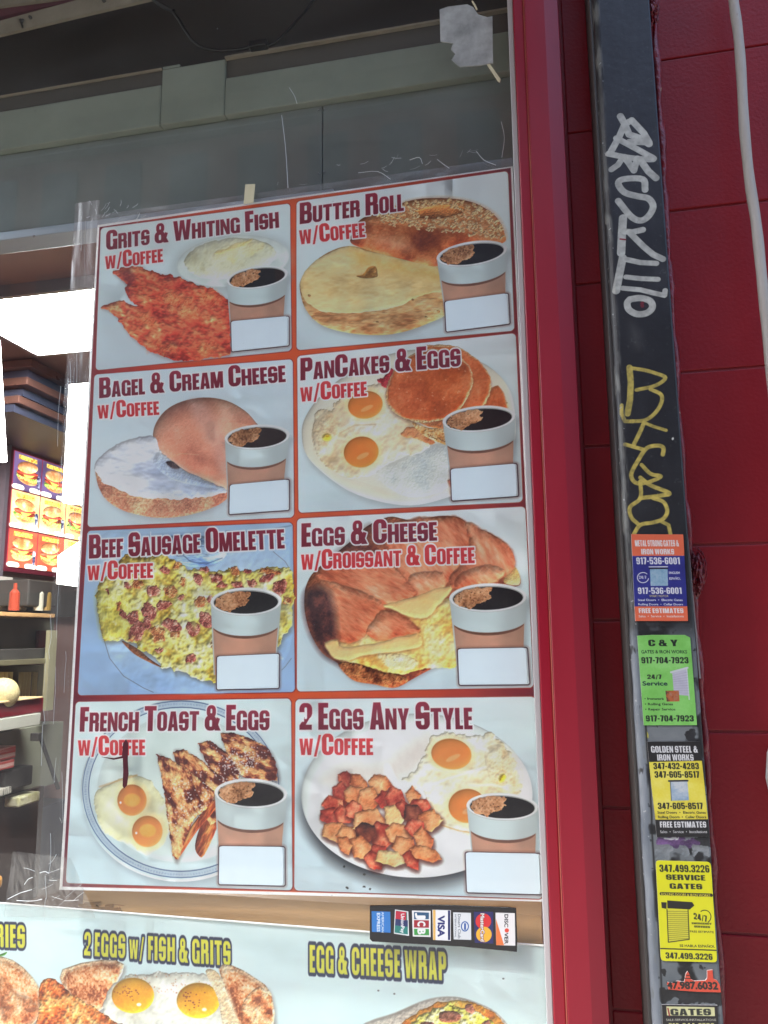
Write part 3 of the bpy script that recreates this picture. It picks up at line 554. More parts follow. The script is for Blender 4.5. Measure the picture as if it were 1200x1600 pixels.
for x,y in((268,898),(345,892),(373,902),(255,800),(347,836)): CV.blob(ell(x,y,7,5,30,6,.4,x),[(0,(40,44,44)),(1,(60,60,60))],sm=1,sh=0)
# ---------------------------------------------------------------- lower breakfast poster (print)
LQ=[(-190,1402),(900,1484),(905,1790),(-230,1790)]
lp=[W(*q) for q in LQ]
low=Canvas(min(q[0] for q in lp),-0.0135,1.5-0.62,max(q[2] for q in lp)+.002,1700,bg=(200,218,222));CV=low
Yg,Xg=np.mgrid[0:CV.h,0:CV.w].astype(f32)
n=fbm(Xg,Yg,300,15,4)
CV.a[:]=ramp(n,[(.2,(196,216,222)),(.8,(212,226,230))]);n2=fbm(Xg*.35,Yg,60,17,4)
CV.mix((slice(0,CV.h),slice(0,CV.w)),np.clip((n2-.52)*3,0,1)*.25*(Yg<150),col((170,188,190)))
CV.crop(0,1350,450)
def yt(s,a,b,c): title(CV,s,a,b,c,(214,210,62),(200,200,58),outline=16,oc=(30,38,72),small=.8,gap=12,thin=3.2)
yt("2 EGGS w/ FISH & GRITS",(345,382),(955,428),(347,283));yt("FRIES",(-52,346),(100,352),(-52,250))
TST=[(0,(140,70,36)),(.25,(196,116,66)),(.5,(222,164,112)),(.75,(232,198,156)),(1,(240,222,194))]
def bread(L,seed,rim=True):
    CV.shadow(L,off=(3,5),blur=7,alpha=.45,c=(90,70,60))
    CV.blob(L,[(0,(150,96,62)),(.4,(214,186,150)),(1,(240,226,202))],seed=seed,dome=8,sh=.4,nz=(12,.7),sm=2)
    P=np.array(L,float);m=P.mean(0);P=[tuple(q) for q in m+(P-m)*.86]
    CV.blob(P,TST,seed=seed+1,nz=(34,.7),fine=(4,.5),dome=18,sh=.25,soft=9,sm=2,edge=-.1,bump=.8)
bread([(255,440),(420,400),(512,420),(480,500),(430,600),(330,640),(262,520)],401)
bread([(-120,400),(0,385),(90,430),(160,520),(165,600),(120,680),(-100,700)],403)
CV.blob([(0,470),(60,540),(120,560),(160,620),(100,668),(20,668),(0,600)],TST,seed=405,nz=(18,.9),soft=14,dome=20,bias=-.15,alpha=.8)
EW=[(420,600),(470,500),(560,462),(660,455),(760,460),(860,470),(930,560),(940,700),(820,860),(560,860),(430,740)]
CV.shadow(EW,off=(2,5),blur=8,alpha=.4)
CV.blob(EW,[(0,(186,178,166)),(.4,(214,214,206)),(.7,(226,228,222)),(1,(240,242,238))],seed=407,warp=(6,16),nz=(50,.6),fine=(12,.2),dome=12,sh=.3,edge=-.1,bump=.6)
for k in range(60):
    x,y=random.Random(k).uniform(520,880),random.Random(k+99).uniform(462,540);CV.blob(ell(x,y,3,3,n=5),[(0,(150,80,40)),(1,(190,120,70))],sm=1,sh=0,alpha=.5)
def yk(cx,cy,rx,ry):
    CV.blob(ell(cx,cy,rx,ry),[(0,(206,140,18)),(.6,(226,170,24)),(1,(240,196,60))],seed=int(cx),nz=(50,.5),dome=26,sh=.3,bump=0,soft=2)
    CV.blob(ell(cx+25,cy+38,10,7),[(0,(250,248,230)),(1,(250,248,230))],sh=0,soft=3)
    for k in range(26):
        q=random.Random(k+int(cx));CV.blob(ell(cx-28+q.gauss(0,24),cy-10+q.gauss(0,18),4,3,n=5),[(0,(110,40,16)),(1,(170,90,30))],sm=1,sh=0,alpha=.8)
yk(548,550,88,74);yk(820,572,90,74)
bread([(905,440),(960,425),(1060,480),(1125,545),(1130,700),(1000,700),(960,600)],411)
CV.blob([(850,450),(905,460),(960,600),(1000,690),(930,690),(900,560)],[(0,(206,180,140)),(1,(238,228,206))],seed=413,nz=(14,.6),fine=(4,.5),sh=.3,dome=10)
FS=[(165,500),(200,475),(245,500),(300,550),(370,590),(440,640),(520,690),(520,760),(160,760),(158,600)]
CV.shadow(FS,off=(2,4),blur=6,alpha=.5,c=(80,40,30))
CV.blob(FS,[(0,(150,60,20)),(.3,(204,100,34)),(.6,(226,140,66)),(1,(242,200,130))],seed=415,warp=(5,12),nz=(36,.8),fine=(7,.5),dome=14,sh=.45,bump=2)
CV.blob([(-20,385),(10,372),(25,368),(12,382)],[(0,(40,110,30)),(1,(80,150,50))],sh=.2)
CV.crop(400,1350,900)
yt("EGG & CHEESE WRAP",(196,410),(712,440),(196,306))
CV.blob([(380,620),(520,560),(640,510),(740,500),(820,520),(900,560),(960,640),(960,760),(380,760)],[(0,(206,196,186)),(1,(230,226,220))],seed=421,nz=(40,.7),soft=3,sh=.3)
CV.blob([(500,640),(600,560),(680,522),(770,516),(850,540),(910,580),(950,640),(950,760),(480,760)],[(0,(196,110,30)),(.5,(220,160,60)),(1,(236,206,110))],seed=422,warp=(5,14),nz=(30,.8),dome=10,sh=.4)
CV.blob([(560,620),(640,560),(740,530),(840,560),(920,640),(920,760),(560,760)],[(0,(190,180,60)),(.4,(216,208,90)),(.7,(232,226,130)),(1,(244,240,190))],seed=423,warp=(8,14),nz=(24,.9),fine=(6,.4),dome=12,sh=.5,bump=2.4)
for k,(x,y,a,b) in enumerate(((720,575,40,24),(800,545,20,16),(640,610,26,16),(860,610,24,20))): CV.blob(ell(x,y,a,b,0,9,.2,k),[(0,(110,60,40)),(1,(200,130,110))],seed=k+3,dome=8,sh=.5,nz=(10,.8),warp=(3,6))
CV.blob([(-60,540),(0,465),(40,490),(52,520),(52,640),(-40,660)],TST,seed=425,nz=(20,.8),dome=8,sh=.4)
for p in ((925,432),(515,490),(455,478)): CV.blob(ell(p[0],p[1],4,3),[(0,(90,90,90)),(1,(90,90,90))],sm=1,sh=0)

# ---------------------------------------------------------------- iron post face: paint, wear, tags
YPOST=-0.070
PF0,PF1=W(935,0,YPOST)[0],W(1019,0,YPOST)[0]
def PTS(L,cv): return cv.pts(L)
pw=[W(*q,YPOST) for q in ((930,0),(1022,0),(1126,1600),(1012,1600))]
POSTX0=np.mean([W(*q,YPOST)[0] for q in ((935,100),(946,400),(959,700),(985,1000),(1003,1300))]);POSTX1=np.mean([W(*q,YPOST)[0] for q in ((1010,0),(1030,300),(1046,500),(1074,850),(1103,1200),(1126,1560))])
iron=Canvas(POSTX0-.03,POSTX1+.012,1.5-.75,1.5+1.05,2400,YPOST,bg=(40,42,46));CV=iron;CV.k=None
Yg,Xg=np.mgrid[0:CV.h,0:CV.w].astype(f32);al=(slice(0,CV.h),slice(0,CV.w))
n=fbm(Xg,Yg,90,61,5);n1=fbm(Xg*3,Yg*.5,60,62,4);n3=fbm(Xg,Yg,9,63,3)
CV.a[:]=ramp(n*.6+n1*.4,[(.25,(17,18,21)),(.55,(28,30,34)),(.8,(46,48,52))])
CV.mix(al,np.clip((n3-.72)*6,0,1)*.4,col((110,112,112)))
CV.blob([(982,500),(1000,520),(1000,545),(988,540)],[(0,(80,80,78)),(1,(110,110,106))],soft=30,sh=0,alpha=.5)
# grey primer showing where the black paint has come off, lower part
def zp(py): return CV.T(1040,py)[1]
g=fbm(Xg,Yg,60,66,4);low_=1/(1+np.exp(np.clip(-(Yg-zp(985))/12,-30,30)))
CV.mix(al,np.clip((g-.36)*14,0,1)*low_,ramp(n,[(.3,(104,112,118)),(.7,(128,134,138))]))
CV.mix(al,np.clip((fbm(Xg,Yg,14,68,3)-.76)*20,0,1)*low_,col((30,32,36)))
CV.crop(980,1140,1140)
for L in ([(690,0),(780,0),(800,60),(750,130),(690,110)],[(790,1270),(980,1260),(980,1420),(900,1400),(830,1330)]): CV.blob(L,[(0,(28,30,34)),(1,(46,48,52))],warp=(6,10),sh=.2,seed=5)
CV.blob([(340,1260),(620,1260),(820,1300),(780,1360),(600,1370),(420,1340),(320,1330)],[(0,(70,48,86)),(1,(120,86,140))],warp=(10,14),sh=.1,seed=8)
CV.blob([(430,1262),(600,1262),(560,1285),(450,1285)],[(0,(190,194,196)),(1,(214,216,216))],warp=(4,8),sh=0)
CV.blob([(215,20),(235,30),(245,90),(220,100)],[(0,(206,200,70)),(1,(226,220,100))],warp=(3,6),sh=0)
CV.crop(990,1320,1150,914)
for L in ([(180,20),(330,10),(310,120),(200,130)],[(420,0),(480,20),(490,100),(430,110)],[(530,10),(690,30),(680,120),(600,60),(540,120)]): CV.blob(L,[(0,(112,120,126)),(1,(136,142,146))],warp=(7,12),sh=.1,seed=9)
CV.blob([(230,1290),(500,1300),(780,1300),(790,1430),(560,1400),(520,1420),(380,1370),(290,1420),(240,1400)],[(0,(24,26,28)),(1,(42,44,48))],warp=(8,14),sh=.1,seed=10)
CV.blob([(245,1120),(285,1110),(290,1150),(270,1170)],[(0,(24,26,28)),(1,(42,44,48))],warp=(5,6),sh=0)
CV.blob([(575,1060),(605,1075),(600,1110),(580,1090)],[(0,(24,26,28)),(1,(42,44,48))],warp=(5,6),sh=0)
# white paint-marker tag
CV.crop(900,150,1100,800)
WT=(214,216,208)
def ws(L,w=40,**k): 
    P=CV.pts(L);CV.line(P,w*CV.k[2]*CV.S/1330*1.12,WT,.97,raw=True,streak=.3,curve=len(L)>5,seed=len(L)+int(L[0][0]))
ws([(275,125),(300,170),(330,240),(390,260),(455,300)],38);ws([(330,160),(300,180),(270,250),(215,350)],38);ws([(345,150),(420,230),(455,290),(330,285)],36)
ws([(250,262),(340,310),(430,360),(480,395),(330,385),(200,360)],34);ws([(290,385),(260,430),(220,458)],34);ws([(300,380),(330,420),(360,465),(380,390)],36);ws([(400,400),(450,470),(497,512)],38)
ws([(430,585),(415,520),(300,518),(262,545),(300,600),(380,625),(450,640),(480,690),(450,750),(400,778),(340,750),(262,655)],36)
ws([(292,762),(285,870),(280,980)],44);ws([(415,835),(350,850),(300,845)],34);ws([(330,850),(420,940),(480,990),(540,1018)],34)
ws([(290,1010),(270,1110),(250,1215)],42);ws([(310,1020),(400,1040),(500,1045)],30);ws([(310,1130),(400,1140),(510,1145)],28);ws([(290,1200),(400,1210),(480,1230),(550,1245),(555,1215)],28)
P=[(335,1270),(400,1262),(460,1280),(475,1320),(440,1355),(380,1362),(330,1335),(318,1295),(335,1270)];ws(P,36)
CV.line([(275,893),(308,897)],4,(150,20,40),raw=False);CV.blob([(402,1285),(420,1285),(422,1320),(404,1318)],[(0,(110,20,36)),(1,(140,30,46))],warp=(3,4),sh=0)
# yellow tag
CV.crop(920,540,1120,1000)
def ys(L,w=34):
    P=CV.pts(L);CV.line(P,w*CV.k[2]*CV.S/1300,(222,200,96),.97,raw=True,streak=.45,curve=len(L)>4,seed=int(L[0][1]),soft=2)
ys([(315,170),(325,280),(320,420),(300,530)],44);ys([(330,175),(430,190),(520,215),(595,250),(520,310),(370,345)],28);ys([(480,340),(560,380),(565,440),(520,520),(440,580),(330,590)],28)
ys([(255,465),(255,530),(280,590),(340,590)],28);ys([(430,600),(500,630),(600,660)],24);ys([(430,600),(390,690),(350,770)],30);ys([(280,770),(420,810)],28)
ys([(575,850),(580,800),(540,780),(450,800),(380,900),(330,1000),(350,1060),(400,1080)],30);ys([(410,930),(480,1000),(560,1020),(480,1060),(400,1080)],28);ys([(400,1030),(480,1090),(625,1150),(560,1170),(400,1190)],30)
ys([(400,1060),(400,1190),(320,1260),(330,1340),(380,1390)],28);ys([(500,1190),(580,1220),(610,1290),(580,1350),(500,1380),(400,1400),(350,1470)],28);ys([(560,1370),(620,1400),(635,1470)],26)
CV.blob(ell(652,726,9,12,20,7,.2),[(0,(220,224,216)),(1,(230,234,226))],sm=1,sh=0)
# worn, scratched left bend with painted highlight: bare grey below, rubbed black above
CV.k=None
xw=Xg/CV.S+CV.x0;xo=xw-.0825+.0012*(fbm(Yg*0,Yg,120,81,3)-.5)*2
band=np.clip((xo+.002)/.001,0,1)*np.clip((.0100-xo)/.0022,0,1)
sc_=fbm(Xg*2.2,Yg*.35,26,82,4);up=1-low_
CV.mix(al,band*up*np.clip((sc_-.44)*7,0,1)*np.clip(.35+1.2*(fbm(Xg,Yg,230,83,3)-.25),0,1),ramp(sc_,[(.4,(70,72,72)),(.7,(118,120,116))]))
CV.mix(al,band*low_*np.clip((fbm(Xg*2,Yg*.6,20,84,3)-.22)*9,0,1),ramp(fbm(Xg,Yg*.3,40,85,4),[(.3,(104,114,126)),(.7,(146,154,164))]))
CV.mix(al,np.exp(-((xo-.0112)/.0009)**2)*low_*.92,col((20,21,24)))
CV.mix(al,np.clip((.0012-xo)/.0008,0,1)*.9,col((24,24,27)))
CV.mix(al,band*np.clip((fbm(Xg,Yg,8,86,2)-.80)*20,0,1)*.8,col((190,194,196)))
for k in range(90):
    q=random.Random(k);y=q.uniform(0,CV.h);x=q.uniform(0,CV.w);CV.line([(x,y),(x+q.uniform(-3,3),y+q.uniform(4,40))],1.0,(100,104,106),q.uniform(.1,.4),raw=True)

# ---------------------------------------------------------------- stickers on the post (print)
YSTK=YPOST-.0012
stk=Canvas(iron.x0,iron.x1,1.5-.45,1.5+.25,3000,YSTK,bg=(255,255,255));CV=stk
def quad(L,c,st=None): CV.blob(L,[(0,c),(1,c)] if st is None else st,sm=0,sh=0,soft=1,nz=(60,.8),fine=(4,.2))
def tx(s,x0,x1,y0,y1,c,b=4,dx=0,dy=0,f=text):
    """caption between crop x0..x1, baseline y1, cap top y0; sx: skew from the post's lean"""
    if b>=5 and s==s.upper() and all(ch in GL or ch==' ' for ch in s): title(CV,s,(x0,y1),(x1,y1+dy),(x0-(y1-y0)*SK,y0),c,c,outline=0,gap=9,thin=5);return
    b=max(1,b//2)
    f(CV,s,(x0+dx,y1+dy*0),(x1+dx,y1+dy),(x0+dx-(y1-y0)*SK,y0),c,b)
SK=.09
CV.crop(960,820,1110)
BL=(44,48,140);ORG=(238,112,78);WHT=(236,238,240)
SQ=[[(208,115),(862,118),(920,1205),(258,1205)]]
quad([(208,115),(862,118),(877,385),(222,388)],ORG);quad([(222,388),(877,385),(912,1018),(250,1020)],BL,[(0,(38,42,126)),(1,(52,56,150))]);quad([(250,1018),(912,1016),(922,1205),(260,1205)],ORG)
tx("METAL STRONG GATES &",258,806,190,268,WHT,5);tx("IRON WORKS",336,746,300,368,WHT,6);tx("917-536-6001",275,820,405,492,WHT,6)
tx("917-536-6001",295,842,782,862,WHT,6);tx("SMART MOTOR",440,676,876,904,(226,210,140),3);tx("Steel Doors  •  Electric Gates",296,852,925,952,WHT,4);tx("Rolling Doors  •  Cellar Doors",300,856,980,1006,WHT,4)
tx("FREE ESTIMATES",305,862,1042,1102,WHT,6);tx("Sales  •  Service  •  Installations",305,866,1128,1156,WHT,3)
tx("ENGLISH",682,816,584,614,WHT,4);tx("ESPAÑOL",688,828,655,686,WHT,4);tx("24/7",305,398,635,672,WHT,5)
L=[(355+70*math.cos(t),658+64*math.sin(t)) for t in np.linspace(.2,5.5,24)];CV.line(L,9*.125*CV.S/1300,WHT)
quad([(440,545),(662,545),(668,760),(450,762)],(150,184,206),[(0,(110,156,190)),(.5,(150,186,210)),(1,(200,214,224))]);CV.line([(430,524),(662,522)],3,WHT);CV.line([(436,545),(662,543)],4,(30,34,50))
CV.crop(970,980,1120)
GQ=[(203,105),(390,95),(800,95),(870,130),(955,1228),(285,1230)]
quad(GQ,0,[(0,(122,200,92)),(.5,(134,212,104)),(1,(150,222,124))]);BK=(24,30,28)
tx("C & Y",345,712,155,235,BK,9);tx("GATES & IRON WORKS",258,830,285,328,(30,60,40),3);tx("917-704-7923",258,846,372,450,BK,6)
tx("24/7",330,508,590,645,BK,5);tx("Service",276,582,675,728,(24,50,60),5);tx("• Ironwork",298,540,878,908,BK,3);tx("• Rolling Gates",302,652,945,975,BK,3);tx("• Repair Service",306,682,1010,1040,BK,3);tx("917-704-7923",314,912,1100,1176,BK,6)
quad([(640,570),(820,520),(846,856),(662,840)],0,[(0,(176,176,196)),(1,(206,206,222))]);CV.line([(625,562),(830,505)],6,(210,214,222));CV.line([(822,520),(852,900)],3,(214,220,226))
for k in range(9): CV.line([(645+k*2,600+k*27),(825+k*3,560+k*33)],1,(150,150,170),.6)
quad([(555,792),(722,790),(732,925),(570,928)],(60,50,50),[(0,(30,28,36)),(.35,(90,66,60)),(.55,(190,96,50)),(1,(150,150,156))])
CV.crop(980,1140,1140)
YL=(240,226,74)
quad([(230,138),(855,134),(970,1258),(345,1262)],(30,30,32));quad([(248,378),(872,362),(952,1048),(328,1054)],0,[(0,(226,208,62)),(.5,(240,226,76)),(1,(246,236,110))])
tx("GOLDEN STEEL &",280,828,190,268,WHT,6);tx("IRON WORKS",352,778,288,362,WHT,6);tx("347-432-4283",308,840,388,462,BK,6);tx("347-605-8517",322,845,486,562,BK,6)
tx("347-605-8517",360,886,855,930,BK,6);tx("Steel Doors  •  Electric Gates",356,920,955,985,BK,3);tx("Rolling Doors  •  Cellar Doors",362,926,1008,1038,BK,3);tx("FREE ESTIMATES",384,926,1075,1146,WHT,6);tx("Sales  •  Service  •  Installations",388,936,1180,1212,WHT,3)
quad([(498,606),(702,600),(722,826),(512,832)],0,[(0,(90,130,180)),(.5,(150,178,204)),(1,(206,214,220))]);CV.line([(486,600),(706,596)],5,(40,44,56));CV.line([(502,612),(516,830)],2,(70,80,90))
CV.crop(990,1320,1150,914)
YQ=[(196,138),(690,152),(748,1052),(242,1038)]
P=CV.pts(YQ);quad(YQ,(238,236,20))
tx("347.499.3226",232,676,175,240,BK,8,dy=6);tx("SERVICE",290,638,262,310,BK,9,dy=8);tx("GATES",322,612,342,390,BK,9,dy=6);
CV.line([(245,435),(690,448)],11*.4*CV.S/1300*.9,(30,30,26));tx("ROLLING DOORS & IRON WORKS",248,684,428,452,YL,4,dy=14)
quad([(298,495),(520,510),(540,540),(500,575),(300,565)],(26,24,20));quad([(245,510),(292,512),(292,570),(250,562)],(26,24,20));quad([(300,575),(485,580),(492,840),(310,866)],(226,222,60));CV.line([(296,575),(308,868),(494,842),(484,580)],2.5,(30,30,20))
for k in range(15): CV.line([(302+k*.7,592+k*18),(486+k*.6,594+k*17)],1.2,(90,86,20),.9)
tx("24/7",536,656,604,660,BK,6,dy=28);L=[(632+56*math.cos(t),640+58*math.sin(t)) for t in np.linspace(-2.2,1.0,16)];CV.line(L,2.2,BK)
tx("EMERGENCY",518,694,690,706,BK,6,dy=6);tx("SERVICES",540,680,718,736,BK,6,dy=6);tx("FREE ESTIMATE",505,715,764,782,(50,50,30),3,dy=6);tx("SE HABLA ESPAÑOL",412,726,888,910,(40,40,30),2,dy=8)
CV.line([(240,924),(742,940)],3.2,(30,28,20));tx("347.499.3226",286,704,958,1012,BK,8,dy=14)
OQ=[(290,1222),(330,1232),(390,1215),(450,1222),(455,1200),(465,1150),(480,1128),(495,1150),(510,1200),(540,1215),(640,1210),(655,1190),(655,1120),(705,1115),(712,1195),(745,1210),(770,1250),(782,1318),(560,1312),(400,1300),(310,1290)]
quad(OQ,(232,80,54));tx("'47.987.6032",292,752,1218,1282,BK,6,dy=8)
CV.line([(455,1190),(510,1192)],2,BK);CV.line([(470,1165),(495,1166)],2,BK)
KQ=[(250,1425),(750,1432),(765,1760),(265,1760)]
quad(KQ,(22,20,22));quad([(290,1440),(720,1448),(724,1528),(296,1522)],(226,226,170));tx("GATES",330,690,1462,1520,BK,9,dy=0);CV.line([(305,1460),(318,1522)],4,(150,30,36));tx("SALE-SERVICE-INSTALLATIONS",292,736,1552,1572,(220,220,200),3);tx("718-644-6700",315,722,1590,1640,(226,226,150),6)

# ---------------------------------------------------------------- payment card decal (print)
card=Canvas(W(572,1450)[0],W(812,1450)[0],W(812,1492)[2]-.004,W(600,1412)[2]+.004,5200,-.013,bg=(22,22,26));CV=card;CV.crop(560,1400,830)
def cq(L,c,r=5): CV.blob(L,[(0,c),(1,c)],sm=0,sh=0,soft=1)
def vt(s,x,y0,y1,cap,c,b=4,outline=None):
    """lettering that reads downward, cap height towards +x (the decal is mounted sideways)"""
    text(CV,s,(x,y0),(x,y1),(x+cap,y0),c,b//2,outline)
cq([(90,106),(220,110),(222,256),(92,250)],(44,120,196));vt("AMERICAN",160,112,254,16,(220,234,244),3);vt("EXPRESS",128,120,248,22,(220,234,244),4)
cq([(252,94),(345,108),(350,278),(245,262)],(226,230,232));cq([(262,102),(336,114),(342,268),(300,262)],(40,120,112));cq([(258,104),(330,112),(330,180),(254,170)],(186,34,60));cq([(255,160),(342,170),(342,215),(252,205)],(36,50,100));cq([(252,205),(342,215),(340,268),(250,255)],(34,124,116));vt("UnionPay",295,125,258,24,(236,238,240),4)
cq([(370,102),(500,104),(500,286),(376,282)],(230,232,232));cq([(384,112),(488,116),(488,162),(384,162)],(40,84,120));cq([(384,168),(488,170),(488,222),(384,220)],(158,36,50));cq([(384,228),(488,230),(490,274),(386,272)],(60,150,70))
for s,y in(("J",124),("C",178),("B",234)): vt(s,412,y,y+32,52,(232,234,234),6)
cq([(512,96),(640,100),(640,312),(516,306)],(232,234,236));cq([(516,98),(534,98),(534,306),(518,306)],(226,180,96));cq([(620,102),(636,102),(636,306),(620,306)],(30,40,96));vt("VISA",552,140,282,46,(34,42,110),7)
cq([(656,114),(780,118),(782,306),(660,302)],(216,222,226));vt("Diners Club",690,128,296,20,(90,100,110),2);vt("INTERNATIONAL",668,128,290,12,(90,100,110),2)
CV.blob(ell(738,212,28,36),[(0,(50,90,160)),(1,(50,90,160))],sh=0);CV.blob(ell(738,212,20,28),[(0,(222,228,232)),(1,(222,228,232))],sh=0);cq([(732,190),(746,190),(746,236),(732,236)],(50,90,160))
cq([(800,110),(934,110),(936,332),(806,326)],(34,36,96));CV.blob(ell(866,176,54,54),[(0,(214,40,46)),(1,(214,40,46))],sh=0);CV.blob(ell(870,268,54,54),[(0,(238,180,50)),(1,(238,180,50))],sh=0);vt("MasterCard",848,124,316,26,(240,240,236),4,(120,60,60))
cq([(950,116),(1085,120),(1088,346),(955,342)],(232,232,232));cq([(954,160),(1010,342),(955,342)],(232,120,60));vt("DISC",1014,130,218,26,(40,40,44),5);vt("VER",1014,258,334,26,(40,40,44),5);CV.blob(ell(1029,240,15,15),[(0,(226,70,50)),(1,(226,70,50))],sh=0)
CV.line([(80,130),(200,90),(400,92),(800,96),(1000,100),(1080,90)],1.2,(120,124,130),.5)
CV.line([(240,90),(238,322)],1,(80,84,90),.5);CV.line([(340,280),(335,330)],1,(80,84,90),.5);CV.line([(700,310),(700,350)],1,(80,84,90),.5);CV.line([(500,180),(520,200),(545,240)],1,(120,124,130),.5)

# ---------------------------------------------------------------- burger menu board inside (print), local coordinates 0..3 x 0..3
def board_img():
    s=150;c=Canvas(0,3.2,0,3.1,s,0,bg=(120,30,50));R=random.Random(6)
    for i in range(3):
        for j in range(3):
            x0,y0=.08+i*1.04,.06+j*1.01;bgc=[(92,74,112),(238,214,140),(190,84,60)][j] if i<2 else (232,190,120)
            q=lambda L:[((x0+x)*s,(y0+y)*s) for x,y in L]
            c.blob(q([(0,0),(.98,0),(.98,.95),(0,.95)]),[(0,tuple(v*.8 for v in bgc)),(1,tuple(min(255,v*1.15) for v in bgc))],raw=True,sm=0,sh=0,nz=(60,1))
            c.blob(q([(.15,.05),(.8,.05),(.8,.16),(.15,.16)]),[(0,(226,190,60)),(.5,(240,220,120)),(1,(180,120,40))],raw=True,sm=0,sh=0,nz=(7,1.5))
            e=lambda cx,cy,rx,ry:q(ell(cx,cy,rx,ry,R.uniform(-8,8)))
            c.blob(e(.48,.62,.36,.14),[(0,(150,90,50)),(1,(226,170,110))],raw=True,sh=.4,dome=12)
            c.blob(e(.48,.58,.4,.09),[(0,(90,150,50)),(1,(200,214,110))],raw=True,warp=(6,8),sh=.4,nz=(8,1))
            c.blob(e(.48,.51,.38,.09),[(0,(96,40,26)),(1,(150,70,44))],raw=True,warp=(3,8),sh=.4)
            c.blob(q([(.2,.45),(.8,.45),(.62,.56),(.45,.62),(.33,.52)]),[(0,(240,190,70)),(1,(246,210,110))],raw=True,sm=0,sh=.2)
            c.blob(e(.48,.46,.38,.06),[(0,(190,50,40)),(1,(226,90,70))],raw=True,sh=.4)
            c.blob(e(.48,.32,.36,.15),[(0,(196,110,60)),(.6,(226,150,96)),(1,(244,196,150))],raw=True,sh=.45,dome=24,bump=.3)
            c.blob(q([(.03,.82),(.36,.82),(.36,.93),(.03,.93)]),[(0,(240,236,226)),(1,(240,236,226))],raw=True,sh=0)
            c.blob(q([(.62,.82),(.95,.82),(.95,.93),(.62,.93)]),[(0,(240,236,226)),(1,(240,236,226))],raw=True,sh=0)
            c.blob(q([(.84,.5),(.95,.5),(.93,.8),(.86,.8)]),[(0,(30,34,70)),(1,(190,190,210))],raw=True,sh=0,nz=(10,1.5))
    return c
board=board_img()
# ---------------------------------------------------------------- materials
def S(c): 
    c=[v/255 for v in c];return tuple((v/12.92 if v<=.04045 else ((v+.055)/1.055)**2.4) for v in c)+(1,)
def mat(name,c,rough=.5,metal=0,c2=None,nscale=8,nmix=.5,bump=0,bscale=60,spec=.5,emis=None,estr=0,coat=0,stretch=None,spots=None,geo=False):
    """principled with noise-driven colour variation and fine relief; object coordinates"""
    m=bpy.data.materials.new(name);m.use_nodes=True;n=m.node_tree;b=n.nodes['Principled BSDF']
    tc=n.nodes.new('ShaderNodeTexCoord');src=tc.outputs['Object']
    if geo: src=n.nodes.new('ShaderNodeNewGeometry').outputs['Position']
    if stretch:
        mp=n.nodes.new('ShaderNodeMapping');mp.inputs['Scale'].default_value=stretch;n.links.new(src,mp.inputs[0]);src=mp.outputs[0]
    if c2 is not None:
        no=n.nodes.new('ShaderNodeTexNoise');no.inputs['Scale'].default_value=nscale;no.inputs['Detail'].default_value=6;no.inputs['Roughness'].default_value=.6
        n.links.new(src,no.inputs['Vector']);r=n.nodes.new('ShaderNodeValToRGB');r.color_ramp.elements[0].position=.5-nmix/2;r.color_ramp.elements[1].position=.5+nmix/2
        r.color_ramp.elements[0].color=S(c);r.color_ramp.elements[1].color=S(c2);n.links.new(no.outputs[0],r.inputs[0]);out=r.outputs[0]
        if spots:
            sc,th,cc=spots;n2=n.nodes.new('ShaderNodeTexNoise');n2.inputs['Scale'].default_value=sc;n2.inputs['Detail'].default_value=5;n.links.new(src,n2.inputs['Vector'])
            r2=n.nodes.new('ShaderNodeValToRGB');r2.color_ramp.elements[0].position=th;r2.color_ramp.elements[1].position=th+.03;n.links.new(n2.outputs[0],r2.inputs[0])
            mx=n.nodes.new('ShaderNodeMix');mx.data_type='RGBA';n.links.new(r2.outputs[0],mx.inputs[0]);n.links.new(out,mx.inputs[6]);mx.inputs[7].default_value=S(cc);out=mx.outputs[2]
        n.links.new(out,b.inputs['Base Color'])
        rr=n.nodes.new('ShaderNodeMapRange');rr.inputs['To Min'].default_value=max(0,rough-.08);rr.inputs['To Max'].default_value=min(1,rough+.1);n.links.new(no.outputs[0],rr.inputs[0]);n.links.new(rr.outputs[0],b.inputs['Roughness'])
    else: b.inputs['Base Color'].default_value=S(c);b.inputs['Roughness'].default_value=rough
    b.inputs['Metallic'].default_value=metal;b.inputs['Specular IOR Level'].default_value=spec;b.inputs['Coat Weight'].default_value=coat
    if bump:
        nb=n.nodes.new('ShaderNodeTexNoise');nb.inputs['Scale'].default_value=bscale;nb.inputs['Detail'].default_value=4;n.links.new(src,nb.inputs['Vector'])
        bp=n.nodes.new('ShaderNodeBump');bp.inputs['Strength'].default_value=1.0;bp.inputs['Distance'].default_value=bump;n.links.new(nb.outputs[0],bp.inputs['Height']);n.links.new(bp.outputs[0],b.inputs['Normal'])
    if emis: b.inputs['Emission Color'].default_value=S(emis);b.inputs['Emission Strength'].default_value=estr
    return m
